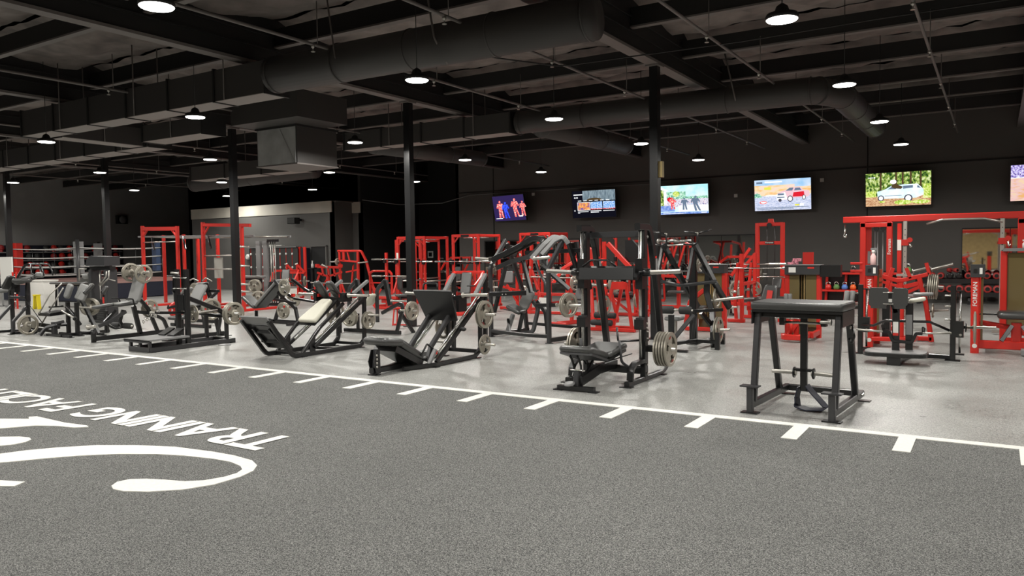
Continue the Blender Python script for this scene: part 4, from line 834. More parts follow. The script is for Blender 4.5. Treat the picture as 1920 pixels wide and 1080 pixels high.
# extra black benches and plates seen between the front machines and the rig
def flat_bench(x, y, rot, label, m=VIN, fm=BLK, h=.45, L=1.15):
    M = thing('flat_bench', label, 'bench', (x, y), rot, 'workout benches')
    pad(M, 'bench_pad', (-L / 2, 0, h), (L / 2, 0, h), (0, 1, 0), .28, .08, m, .04)
    bar(M, 'spine', [(-L * .4, 0, h - .08), (L * .4, 0, h - .08)], .06, .06, fm)
    for s in S2: bar(M, 'leg', [(s * L * .38, 0, h - .1), (s * L * .42, 0, .05)], .06, .06, fm); bar(M, 'foot_bar', [(s * L * .42, -.25, .03), (s * L * .42, .25, .03)], .06, .05, fm)
    return M
flat_bench(-26.9, 14.2, .1, 'wide black padded bench in front of the boxing ring apron', h=.85, L=1.7)
M = thing('preacher_curl_bench', 'black angled curl bench with a grey pad under the left red rig', 'bench', (-17.6, 12.6))
pad(M, 'arm_pad', (-.35, 0, .72), (.2, 0, 1.02), (0, 1, 0), .4, .07, GVN, .05); pad(M, 'seat_pad', (.35, 0, .5), (.7, 0, .5), (0, 1, 0), .3, .07, VIN, .05); bar(M, 'curved_frame', [(-.25, 0, .05), (-.25, 0, .5), (.0, 0, .8), (.3, 0, .9)], .06, .07, BLK, (0, 1, 0), .2); bar(M, 'post', [(.5, 0, .05), (.5, 0, .46)], .07, .07, BLK); bar(M, 'base_rail', [(-.4, 0, .04), (.8, 0, .04)], .07, .07, BLK); pad(M, 'side_pad', (.4, -.2, 1.0), (.52, -.2, .72), (0, 1, 0), .12, .06, GVN, .03)
rod(M, 'cradle', [(-.05, -.2, 1.1), (.1, -.2, 1.14), (.3, -.2, 1.08)], .016, STL, .03); peg(M, (.3, -.1, .84), (.3, -.45, .84), .022)
mplates(M, (.3, -.34, .84), (0, -1, 0), 1, .2, .034, 'the side peg of the curl bench under the left rig', spin=.2, )
M = thing('lever_row_frame', 'dark lever frame with red joints between the curl bench and the left column', 'exercise machine', (-16.5, 11.6))
bar(M, 'lever', [(-.7, 0, .9), (.3, 0, .45)], .07, .08, BLK, (0, 1, 0)); bar(M, 'post', [(-.6, 0, .0), (-.6, 0, .9)], .07, .07, BLK); bar(M, 'base_rail', [(-.8, 0, .04), (.7, 0, .04)], .07, .07, BLK); pad(M, 'chest_pad', (-.3, 0, .75), (-.05, 0, .95), (0, 1, 0), .25, .07, GVN, .04); bar(M, 'post', [(.5, 0, 0), (.4, 0, .5)], .06, .06, BLK)
mplates(M, (-.4, -.1, .42), (1, 0, 0), 2, .2, .034, 'the low frame by the left column', m=RED, tone='red and grey', spin=.3)

# ================================================================== RED MACHINES
def post_holes(M, x, y, z0, z1, face=-1, n=9):
    vfs = [lathe_vf((x, y + face * .038, z0 + (z1 - z0) * (k + .5) / n), (0, face, 0), [(0, .011), (.003, .011)], 6) for k in range(n)]
    multi(M, 'hole_row', vfs, CHR)['kind'] = 'stuff'
def barbell(x, y, z, L, label, rot=0, group='barbells on the racks', bumpers=0, rb=.225, bm=None):
    M = thing('barbell', label, 'barbell', (x, y, z), rot, group)
    rod(M, 'shaft', [(-L / 2, 0, 0), (L / 2, 0, 0)], .015, CHR)
    for s in S2: lathe(M, 'sleeve', (s * (L / 2 - .40), 0, 0), (s, 0, 0), [(0, .035), (.02, .035), (.022, .026), (.40, .026)], CHR, 12)
    return M
def power_rack(x, y, w, d, h, label, rot=0, bar_z=None):
    M = thing('power_rack', label, 'power rack', (x, y), rot, 'red power racks')
    for i in S2:
        for j in S2:
            bar(M, 'upright', [(i * w / 2, j * d / 2, 0), (i * w / 2, j * d / 2, h)], .075, .075, RED, (1, 0, 0))
        post_holes(M, i * w / 2, -d / 2, .5, h - .2)
        bar(M, 'top_side_beam', [(i * w / 2, -d / 2, h - .04), (i * w / 2, d / 2, h - .04)], .075, .075, RED); bar(M, 'base_rail', [(i * w / 2, -d / 2 - .2, .04), (i * w / 2, d / 2 + .1, .04)], .075, .075, RED)
        slab(M, 'corner_gusset', (i * (w / 2 - .04), -d / 2, h - .26), (i * (w / 2 - .2), -d / 2, h - .08), (0, 1, 0), .06, .02, RED)
        box(M, 'j_hook', (i * w / 2, -d / 2 - .07, 1.42), (.08, .10, .14), BLK); rod(M, 'safety_arm', [(i * w / 2, -d / 2 - .05, .8), (i * w / 2, d / 2, .8)], .025, STL)
        for z in (.55, 1.0, 1.5): peg(M, (i * w / 2, d / 2 + .04, z), (i * w / 2, d / 2 + .26, z), .022, 'plate_peg')
    for j in S2: bar(M, 'top_beam', [(-w / 2, j * d / 2, h - .04), (w / 2, j * d / 2, h - .04)], .06, .09, RED)
    rod(M, 'pull_up_bar', [(-w / 2, 0, h - .1), (w / 2, 0, h - .1)], .018, CHR); box(M, 'dark_panel', (0, -d / 2 - .04, h - .05), (.3, .006, .07), BLK)
    return M
PR = [(-16.05, 20.0, 1.1, 1.2, 2.25, 'red power rack just right of the second post, leftmost of the rack row'), (-13.83, 19.9, .95, 1.15, 2.27, 'red power rack with a barbell, second from the left in the rack row'),
      (-12.7, 22.2, 1.1, 1.15, 2.32, 'red power rack behind the curved black lever machine'), (-11.3, 24.2, 1.1, 1.1, 2.33, 'red power rack deepest in the row, partly behind the black lever arms'), (-17.9, 22.0, 1.1, 1.1, 2.2, 'red power rack farthest back, seen through the leftmost rack')]
for q in PR: power_rack(*q)
barbell(-13.83, 19.2, 1.44, 2.2, 'chrome barbell racked on the second red power rack'); barbell(-16.1, 19.3, 1.44, 2.0, 'chrome barbell on the leftmost red power rack')
barbell(-12.6, 21.5, .98, 2.1, 'chrome barbell low in the rack behind the curved lever machine'); barbell(-11.3, 20.4, 1.0, 2.1, 'chrome barbell on the front bench rack below the first television')
for k, (z, r_) in enumerate(((1.72, .21), (1.28, .2), (.86, .2))):
    plates((-13.05, 20.7, z), (.55, -.84, 0), 2, r_, .05, 'the %s peg of the second power rack' % ('top', 'middle', 'lowest')[k], 'black plates on the rack', rubber=True, tone='black')
mir = struct(box(None, 'trim_mirror_frame', (-16.2, 27.66, 1.35), (5.2, .03, 1.7), BEAM)); MIR = mat('mirror_glass', (.75, .76, .74), .03, metal=1.0)
for k in range(4): box(mir, 'mirror_panel', (-18.1 + 1.28 * k, 27.64, 1.35), (1.25, .02, 1.62), MIR)
m2 = struct(box(None, 'trim_mirror_frame_2', (-9.0, 27.66, 1.35), (3.6, .03, 1.74), BEAM))
for k in range(3): box(m2, 'mirror_panel', (-10.2 + 1.19 * k, 27.64, 1.35), (1.17, .02, 1.66), MIR)
m3 = struct(box(None, 'trim_mirror_frame_3', (1.0, 27.66, 1.38), (3.8, .03, 1.74), BEAM))
for k in range(3): box(m3, 'mirror_panel', (-.27 + 1.25 * k, 27.64, 1.38), (1.23, .02, 1.66), MIR)

# squat stand and red tube frames left of the racks
M = thing('squat_stand', 'red squat stand with two plain uprights, left of the second post', 'squat stand', (-16.4, 18.9))
for u in (-.28, .22):
    bar(M, 'upright', [(u, 0, 0), (u, 0, 1.74)], .09, .07, RED, (1, 0, 0)); post_holes(M, u, 0, .4, 1.5); bar(M, 'base_rail', [(u, -.5, .04), (u, .9, .04)], .08, .08, RED); bar(M, 'brace', [(u, 0, .5), (u, .6, .08)], .05, .05, RED); box(M, 'bar_hook', (u, -.07, 1.46), (.07, .1, .1), BLK)
bar(M, 'cross_beam', [(-.28, 0, .30), (.22, 0, .30)], .06, .08, RED); box(M, 'decal', (.22, -.038, 1.62), (.08, .003, .22), WHT); bar(M, 'bench_arm', [(.22, -.05, .9), (.26, -.3, .45)], .06, .06, RED)
pad(M, 'back_pad', (.36, -.1, .55), (.36, -.1, .95), (1, 0, 0), .2, .08, VIN, .04)
barbell(-16.4, 18.78, 1.53, 1.6, 'short chrome barbell at the top of the red squat stand')
barbell(-16.4, 18.72, .99, 1.5, 'short chrome barbell halfway up the red squat stand')
M = thing('red_foot_sled', 'low red framed bench with a rounded tube nose in front of the squat stand', 'bench', (-15.9, 17.9))
bar(M, 'nose_loop', [(.5, 0, .36), (-.35, 0, .36), (-.5, 0, .2), (-.35, 0, .04), (.5, 0, .04)], .09, .08, RED, (0, 1, 0), .12); bar(M, 'side_rail', [(.5, .5, .36), (-.35, .5, .36), (-.35, .5, .04), (.5, .5, .04)], .07, .07, RED, (0, 1, 0), .1)
slab(M, 'deck', (-.3, .25, .40), (.5, .25, .40), (0, 1, 0), .5, .04, GVN); bar(M, 'lug_post', [(-.35, .05, .4), (-.22, .1, .62)], .06, .05, RED); box(M, 'underside_panel', (.1, .25, .27), (.6, .35, .16), RED)
M = thing('red_step_stool', 'small red tube step frame touching the foot of the second post', 'step stool', (-12.05, 14.15), math.radians(20))
for x in (-.17, .17):
    for y in (-.14, .14): bar(M, 'leg', [(x * .8, y * .8, .40), (x, y, .0)], .03, .03, RED)
    bar(M, 'foot_rail', [(x, -.14, .02), (x, .14, .02)], .03, .03, RED)
bar(M, 'foot_rail', [(-.17, -.14, .02), (.17, -.14, .02)], .03, .03, RED); box(M, 'step_plate', (0, 0, .41), (.34, .28, .025), RED)
M = thing('red_tube_loop', 'red rounded tube guard frame left of the squat stand', 'exercise machine', (-18.8, 21.0))
bar(M, 'loop', [(-.53, 0, 0), (-.53, 0, 1.0), (-.38, 0, 1.08), (.38, 0, 1.08), (.5, 0, .98), (.5, 0, 0)], .07, .07, RED, (0, 1, 0), .1); bar(M, 'mid_rail', [(-.5, 0, .65), (.48, 0, .65)], .05, .05, RED); bar(M, 'brace', [(-.45, 0, .6), (-.3, .3, .05)], .05, .05, RED); bar(M, 'base_rail', [(-.53, -.1, .04), (-.53, .5, .04)], .07, .07, RED); bar(M, 'base_rail', [(.5, -.1, .04), (.5, .5, .04)], .07, .07, RED)
M = thing('red_chest_press', 'tall red plate-loaded press with a bowed outer frame, in front of the pale alcove corner', 'exercise machine', (-21.3, 22.0))
bar(M, 'bowed_frame', [(-.6, 0, 1.83), (.62, 0, 1.82), (.86, 0, 1.45), (1.24, 0, .28), (1.26, 0, .0)], .08, .08, RED, (0, 1, 0), .15); bar(M, 'mast', [(-.52, 0, 1.83), (-.5, 0, .0)], .09, .08, RED, (1, 0, 0)); bar(M, 'mast', [(.45, 0, 1.8), (.42, 0, .0)], .1, .08, RED, (1, 0, 0))
bar(M, 'inner_arm', [(-.3, 0, 1.8), (-.3, 0, 1.45)], .12, .06, RED, (1, 0, 0)); bar(M, 'inner_arm', [(-.1, 0, 1.8), (0, 0, 1.46)], .06, .06, RED, (1, 0, 0)); bar(M, 'cross_beam', [(-.5, 0, 1.46), (.45, 0, 1.40)], .06, .07, RED); poly(M, 'black_shield', [(-.5, -.05, 1.42), (.25, -.05, 1.36), (.2, -.05, 1.26), (-.3, -.05, 1.28)], (0, .04, 0), BLK)
peg(M, (-.5, -.05, 1.42), (-1.0, -.05, 1.40), .03); peg(M, (.5, -.05, 1.36), (1.0, -.05, 1.40), .028); bar(M, 'lower_arm', [(-.2, 0, 1.0), (.5, 0, 1.1)], .06, .06, RED); bar(M, 'strut', [(0, 0, .0), (.2, 0, 1.3)], .06, .06, RED); bar(M, 'strut', [(.42, 0, .7), (.7, .1, 0)], .06, .06, RED); bar(M, 'base_rail', [(-.6, 0, .05), (1.26, 0, .05)], .08, .08, RED)
mplates(M, (-.62, -.05, 1.41), (-1, 0, 0), 2, .14, .04, 'the upper peg of the tall red press', spin=.1, m=None)
M = thing('red_lever_row', 'red plate-loaded lever row with a sagging crossbar behind the hack squat', 'exercise machine', (-20.9, 20.5))
bar(M, 'top_beam', [(-.6, 0, 1.25), (.55, 0, 1.22)], .06, .09, RED, (0, 1, 0)); bar(M, 'sagging_bar', [(-.6, 0, 1.03), (-.2, 0, .92), (.1, 0, .92), (.65, 0, 1.06)], .06, .07, RED, (0, 1, 0), .2); box(M, 'end_cap', (-.6, 0, 1.29), (.14, .1, .12), RED); box(M, 'end_cap', (.58, 0, 1.28), (.14, .1, .12), RED)
for u in (-.35, -.05, .25): bar(M, 'strut', [(u, 0, 1.2), (u + .06, 0, .9)], .06, .07, RED, (0, 1, 0))
bar(M, 'mast', [(-.05, 0, .9), (-.05, 0, .0)], .12, .1, RED, (1, 0, 0)); bar(M, 'leg', [(-.5, 0, .95), (-.95, 0, .1)], .06, .06, RED); bar(M, 'leg', [(.5, 0, .95), (.85, 0, .1)], .06, .06, RED); bar(M, 'brace', [(-.6, 0, .2), (-.1, 0, .8)], .05, .05, RED); peg(M, (-.9, -.05, .66), (-.1, -.05, .64), .02, 'chrome_sleeve'); peg(M, (.4, -.05, .64), (1.3, -.05, .65), .02, 'chrome_sleeve'); peg(M, (-.3, -.05, 1.32), (0, -.05, 1.22), .03); bar(M, 'base_rail', [(-.95, 0, .05), (.9, 0, .05)], .07, .07, RED)
M = thing('red_incline_cradle', 'red zigzag bar cradle frame in front of the lockers', 'exercise machine', (-24.9, 22.5))
for u in (-.5, .12): bar(M, 'upright', [(u, 0, 0), (u, 0, 1.32)], .09, .08, RED, (1, 0, 0)); bar(M, 'slope', [(u, 0, 1.28), (u + .45, 0, .95)], .06, .09, RED, (0, 1, 0)); peg(M, (u, 0, 1.31), (u, -.12, 1.31), .03)
bar(M, 'cross_beam', [(-.5, 0, .95), (.55, 0, .95)], .07, .08, RED); bar(M, 'tall_post', [(.5, .1, 0), (.48, .1, 2.03)], .12, .08, RED, (1, 0, 0)); bar(M, 'base_rail', [(-.5, 0, .04), (.6, 0, .04)], .07, .07, RED)

# red A-frame bench seen through the twin tower press
M = thing('red_glute_bench', 'red A-frame hyperextension bench with foam rollers, seen through the twin-tower press', 'bench', (-6.9, 14.9))
for y in (0, .5): bar(M, 'a_leg', [(.06, y, 1.04), (-.18, y, .05)], .05, .07, RED, (0, 1, 0)); bar(M, 'a_leg', [(.34, y, 1.04), (.48, y, .05)], .05, .07, RED, (0, 1, 0)); bar(M, 'base_rail', [(-.6, y, .04), (.55, y, .04)], .07, .07, RED)
slab(M, 'apex_plate', (.04, -.03, .98), (.36, -.03, .98), (0, 0, 1), .16, .02, RED); pad(M, 'hip_pad', (-.5, .2, 1.18), (.45, .2, 1.18), (0, 1, 0), .35, .09, mat('maroon_vinyl', (.12, .015, .015), .4), .05); bar(M, 'leg_arm', [(-.15, .1, .9), (-.35, .1, .32)], .06, .08, RED, (0, 1, 0))
for z, x in ((.34, -.14), (.18, -.22)): roller(M, 'foam_roller', (x - .25, 0, z), (x + .25, -.02, z), .065, RUB)
bar(M, 'tall_post', [(.62, .8, 0), (.62, .8, 1.3)], .08, .08, RED, (1, 0, 0)); bar(M, 'mid_rail', [(.45, .3, .42), (.62, .8, .42)], .05, .05, RED)
M = thing('red_pendulum', 'red lever press with slanting arms behind the top of the twin-tower press', 'exercise machine', (-8.3, 18.5))
bar(M, 'slanted_arm', [(-.35, 0, 1.9), (.45, 0, 1.1)], .08, .12, RED, (0, 1, 0)); bar(M, 'mast', [(-.45, 0, 0), (-.45, 0, 1.95)], .09, .09, RED, (1, 0, 0)); bar(M, 'mast', [(.4, .1, 0), (.35, .1, 1.3)], .09, .09, RED, (1, 0, 0)); bar(M, 'base_rail', [(-.6, 0, .05), (.8, 0, .05)], .08, .08, RED); bar(M, 'strut', [(-.4, 0, .6), (.3, 0, .08)], .06, .06, RED); poly(M, 'black_hood', [(.1, .1, 1.4), (.4, .1, 1.4), (.5, .1, 1.75), (.3, .1, 1.98), (.1, .1, 1.98)], (0, .1, 0), BLK); pad(M, 'seat_pad', (.0, -.2, .6), (.4, -.2, .62), (0, 1, 0), .3, .07, VIN, .05)
mplates(M, (-.6, -.1, 1.2), (-1, 0, 0), 2, .2, .034, 'the red slanting lever press, left side', spin=.1); mplates(M, (.6, -.2, .45), (1, 0, 0), 2, .2, .034, 'the red slanting lever press, low right side', spin=.1)
M = thing('red_leg_raise_frame', 'red multi-post frame with a hooked top directly behind the curved black lever machine', 'exercise machine', (-9.9, 18.2))
for u, h in ((-.9, 1.9), (-.3, 2.0), (.25, 1.95), (.75, 1.8)): bar(M, 'upright', [(u - .08, 0, 0), (u, 0, h)], .08, .09, RED, (1, 0, 0)); post_holes(M, u - .03, 0, .4, h - .2)
bar(M, 'slope', [(.75, 0, 1.8), (.2, 0, 1.3)], .06, .07, RED, (0, 1, 0)); bar(M, 'slope', [(-.9, 0, 1.2), (-.5, 0, .1)], .07, .07, RED, (0, 1, 0)); bar(M, 'hooked_arm', [(.6, 0, 1.2), (.75, 0, 1.4), (1.0, 0, 1.42), (1.05, 0, 1.3)], .06, .08, RED, (0, 1, 0), .1); bar(M, 'base_rail', [(-1.1, 0, .05), (.9, 0, .05)], .08, .08, RED); bar(M, 'mid_beam', [(-.9, 0, .55), (.7, 0, .55)], .06, .08, RED); bar(M, 'lean_leg', [(1.15, -.4, 0), (.98, -.2, 1.1)], .07, .09, RED, (1, 0, 0)); bar(M, 'lean_leg', [(.7, -.4, .05), (1.15, -.4, .05)], .06, .06, RED)
box(M, 'instruction_card', (-.5, -.06, .28), (.3, .01, .36), WHT); peg(M, (-.9, -.05, 1.02), (.6, -.05, 1.0), .02, 'chrome_sleeve'); lathe(M, 'red_disc', (.78, -.08, 1.62), (.3, -1, 0), [(0, .24), (.03, .24), (.04, .2)], RED, 24)
mplates(M, (-1.15, -.1, .62), (-.6, -.8, 0), 2, .16, .04, 'the lower left of the red multi-post frame', spin=.1); mplates(M, (.95, -.1, 1.3), (.3, -1, 0), 1, .225, .04, 'the upper right of the red multi-post frame', rubber=True, tone='black')
M = thing('low_bar_stand', 'pair of low red stands holding the front chrome barbell below the first television', 'squat stand', (-11.3, 20.5))
for s in S2: bar(M, 'upright', [(s * .5, 0, 0), (s * .5, 0, 1.12)], .07, .07, RED, (1, 0, 0)); bar(M, 'base_rail', [(s * .5, -.4, .04), (s * .5, .4, .04)], .07, .07, RED); box(M, 'bar_hook', (s * .5, -.08, .96), (.06, .1, .05), BLK)
M = thing('red_seat_press', 'red seated press with a black back pad between the racks and the lever machine', 'exercise machine', (-11.6, 19.2))
bar(M, 'mast', [(-.3, 0, 0), (-.3, 0, 1.1)], .08, .08, RED, (1, 0, 0)); pad(M, 'back_pad', (-.55, -.1, .8), (-.55, -.1, 1.15), (1, 0, 0), .34, .07, GRY, .04); bar(M, 'lean_leg', [(-.6, -.1, .75), (-.1, -.1, .05)], .06, .06, RED, (0, 1, 0)); bar(M, 'base_rail', [(-.9, 0, .05), (.3, 0, .05)], .08, .08, RED); pad(M, 'seat_pad', (-.2, -.2, .5), (.1, -.2, .5), (0, 1, 0), .3, .07, VIN, .04); bar(M, 'slope', [(-.9, 0, .7), (.1, 0, .5)], .06, .07, RED, (0, 1, 0))

# selectorized machines with smoked shrouds
def selector(x, y, label, w=.64, h=1.40, d=.5, rot=0, head=.18, name='selector_machine', card=True):
    M = thing(name, label, 'exercise machine', (x, y), rot, None)
    for s in S2: bar(M, 'side_post', [(s * (w / 2 - .03), 0, 0), (s * (w / 2 - .03), 0, h - head)], .085, .12, RED, (1, 0, 0))
    box(M, 'shroud_panel', (-w * .23, -.03, (h - head + .2) / 2), (w * .36, .03, h - head - .2), SMK); box(M, 'shroud_panel', (w * .23, -.03, (h - head + .2) / 2), (w * .36, .03, h - head - .2), SMK)
    box(M, 'stack_guide', (-.045, -.035, (h - head) / 2 + .1), (.03, .02, h - head - .22), WOOD); box(M, 'stack_guide', (.035, -.035, (h - head) / 2 + .1), (.03, .02, h - head - .22), WOOD)
    box(M, 'head_cover', (0, .02, h - head / 2), (w, .3, head), DGR); box(M, 'head_trim', (0, .02, h + .005), (w + .04, .34, .015), GRY)
    if card: box(M, 'instruction_card', (-w * .28, -.133, h - head / 2), (.13, .004, .10), WHT); box(M, 'red_strip', (w * .25, -.133, h - head * .28), (.12, .004, .03), RED)
    box(M, 'rear_panel', (0, .16, (h - head) / 2), (w - .1, .03, h - head), SMK); bar(M, 'base_rail', [(w / 2 - .03, .0, .12), (w / 2 - .05, -.6, .1)], .07, .1, RED)
    return M
M = selector(-3.13, 15.5, 'red selector machine with a curved red foot loop, smoked panels and a cloth on top', h=1.39)
bar(M, 'foot_loop', [(.24, -.5, .12), (.14, -.98, .09), (-.16, -.92, .09), (-.2, -.75, .09)], .10, .09, RED, (0, 0, 1), .12); pad(M, 'backrest_pad', (-.55, -.5, .55), (-.5, -.4, 1.02), (1, 0, 0), .34, .07, VIN, .06, .7); slab(M, 'red_back_stripe', (-.54, -.56, .55), (-.5, -.5, .92), (1, 0, 0), .1, .02, RED)
pad(M, 'seat_pad', (-.45, -.8, .52), (-.1, -.8, .54), (0, 1, 0), .32, .07, VIN, .05); bar(M, 'seat_post', [(0, -.6, .1), (0, -.6, .5)], .09, .1, RED, (1, 0, 0)); bar(M, 'lever', [(-.1, -.75, .12), (.1, -.6, .45)], .05, .06, RED); rod(M, 'lever_knob', [(-.05, -.8, .15), (-.05, -.8, .4)], .03, RED); rod(M, 'cross_bar', [(-.5, -.7, .42), (.2, -.7, .42)], .015, CHR)
for x in (-.23, -.16): roller(M, 'grey_roller', (x, -.4, .62), (x, -.4, .86), .04, GVN)
box(M, 'arm_housing', (.5, .0, 1.28), (.36, .2, .22), BLK)
o = tag(multi(None, 'folded_cloth', [box_vf((-3.28, 15.5, 1.44), (.10, .12, .08)), box_vf((-3.25, 15.52, 1.49), (.14, .1, .06)), box_vf((-3.36, 15.48, 1.425), (.12, .1, .05))], mat('cloth_print', (.55, .2, .25), .8, noise=(30, .8, 2))), 'small crumpled pink and white cloth on top of the red selector machine', 'cloth')
M = thing('red_backboard', 'red upright board standing behind the selector machine with the cloth', 'board', (-3.2, 16.3)); box(M, 'board_panel', (0, 0, 1.3), (.2, .06, .66), RED); bar(M, 'board_post', [(0, 0, 0), (0, 0, 1.0)], .08, .06, RED)
M = selector(-5.25, 16.4, 'red selector machine with smoked panels standing behind the black high row', w=.70, h=1.38); pad(M, 'seat_pad', (-.3, -.6, .5), (.1, -.6, .5), (0, 1, 0), .3, .07, VIN, .05); bar(M, 'foot_rail', [(-.3, -.7, .05), (.4, -.7, .05)], .07, .08, RED); bar(M, 'yoke', [(-.4, -.4, .1), (-.3, -.4, .6), (0, -.4, .85)], .07, .09, RED, None, .1)

def lettered_post(M, x, y, z0, z1, w, d, word_z):
    bar(M, 'front_post', [(x, y, 0), (x, y, z0)], w, d, RED, (1, 0, 0)); box(M, 'post_head', (x + .03, y + .02, (z0 + z1) / 2), (w + .08, d + .1, z1 - z0), DGR); box(M, 'head_emblem', (x, y - d / 2 - .035, (z0 + z1) / 2), (.05, .004, .06), BLK); box(M, 'head_card', (x + .075, y - d / 2 - .032, (z0 + z1) / 2), (.04, .004, .10), WHT)
    text_obj(M, 'lettering', 'FOREMAN', .085, WHT, (x, y - d / 2 - .003, word_z), (0, 0, 1), (-1, 0, 0), .001)
    lathe(M, 'oval_badge', (x, y - d / 2, .12), (0, -1, 0), [(0, .035), (.004, .035)], WHT, 16)
M = thing('seated_leg_machine', 'red lettered selector machine with an open red base, under the pink spray bottle', 'exercise machine', (-1.8, 14.5))
lettered_post(M, -.03, .0, 1.23, 1.41, .115, .10, .98)
box(M, 'side_shroud', (.09, .28, .78), (.03, .46, 1.1), SMK); box(M, 'rear_post', (.02, .52, .62), (.10, .08, 1.24), RED); bar(M, 'base_rail', [(.0, .0, .14), (.6, .1, .14), (.62, .5, .14)], .07, .12, RED, (0, 0, 1)); bar(M, 'base_side', [(-.03, .0, .1), (-.03, .55, .1)], .08, .1, RED, (1, 0, 0))
bar(M, 'seat_column', [(.42, .3, .1), (.42, .3, .75)], .1, .1, RED, (1, 0, 0)); box(M, 'weight_block', (.2, .3, .5), (.12, .2, .8), BLK); pad(M, 'seat_pad', (.3, .45, .8), (.62, .45, .82), (0, 1, 0), .3, .07, VIN, .05)
M = thing('spray_bottle', 'pink spray bottle with a grey trigger standing on the lettered red machine', 'bottle', (-1.79, 14.55, 1.41))
lathe(M, 'bottle_body', (0, 0, 0), (0, 0, 1), [(0, .040), (.005, .045), (.15, .045), (.18, .026), (.21, .022)], PNK, 20); lathe(M, 'clear_neck', (0, 0, .205), (0, 0, 1), [(0, .028), (.05, .026)], WHT, 16); box(M, 'trigger_head', (.01, 0, .275), (.10, .03, .035), GRY); slab(M, 'trigger', (.05, 0, .26), (.035, 0, .21), (0, 1, 0), .02, .01, GRY)
M = thing('seated_row_machine', 'red lettered selector machine with a black bench seat at the right edge', 'exercise machine', (-.27, 14.35))
lettered_post(M, .0, .0, 1.22, 1.42, .12, .12, .95)
bar(M, 'base_beam', [(.05, .05, .14), (1.3, .05, .14)], .09, .13, RED, (0, 1, 0)); bar(M, 'lower_arm', [(.06, .2, .48), (.55, .2, .40), (.9, .15, .46)], .06, .07, RED, None, .05); box(M, 'side_shroud', (.09, .4, .75), (.03, .7, 1.2), SMK); box(M, 'rear_post', (.04, .78, .6), (.1, .09, 1.2), RED)
pad(M, 'bench_seat', (.30, .1, .62), (1.2, .1, .62), (0, 1, 0), .42, .12, VIN, .08); bar(M, 'seat_column', [(.56, .1, .12), (.56, .1, .5)], .14, .12, RED, (1, 0, 0)); bar(M, 'seat_strut', [(.5, .0, .46), (.36, -.1, .22)], .035, .06, BLK, (0, 1, 0)); bar(M, 'seat_strut', [(.64, .0, .46), (.78, -.1, .22)], .035, .06, BLK, (0, 1, 0))
rod(M, 'pull_link', [(.02, .15, .62), (.3, .1, .62)], .012, BLK); bar(M, 'foot_box', [(.62, -.1, .06), (1.3, -.1, .06)], .2, .1, GRY)
mplates(M, (.0, -.22, .42), (1, 0, 0), 1, .05, .03, 'the lettered post of the machine at the right edge', spin=.1, tone='tiny grey')
M = thing('right_stack_tower', 'wide red stack tower with a brown smoked panel behind the black bench seat', 'exercise machine', (.45, 15.9))
bar(M, 'side_post', [(-.33, 0, 0), (-.33, 0, 1.62)], .10, .12, RED, (1, 0, 0)); box(M, 'smoked_panel', (.2, 0, .95), (.95, .03, 1.28), SMK); box(M, 'top_cover', (.2, .02, 1.64), (1.1, .34, .05), GRY); bar(M, 'side_post', [(.72, 0, 0), (.72, 0, 1.62)], .1, .12, RED, (1, 0, 0)); box(M, 'rear_panel', (.2, .3, .9), (1.0, .03, 1.3), DGR)
bar(M, 'base_rail', [(-.33, 0, .06), (.72, 0, .06)], .1, .1, RED)
M = thing('spray_bottle', 'small white spray bottle on top of the wide smoked stack tower', 'bottle', (.42, 15.9, 1.665)); lathe(M, 'bottle_body', (0, 0, 0), (0, 0, 1), [(0, .035), (.08, .038), (.1, .018), (.12, .016)], WHT, 14); box(M, 'trigger_head', (0, 0, .135), (.07, .02, .03), WHT)

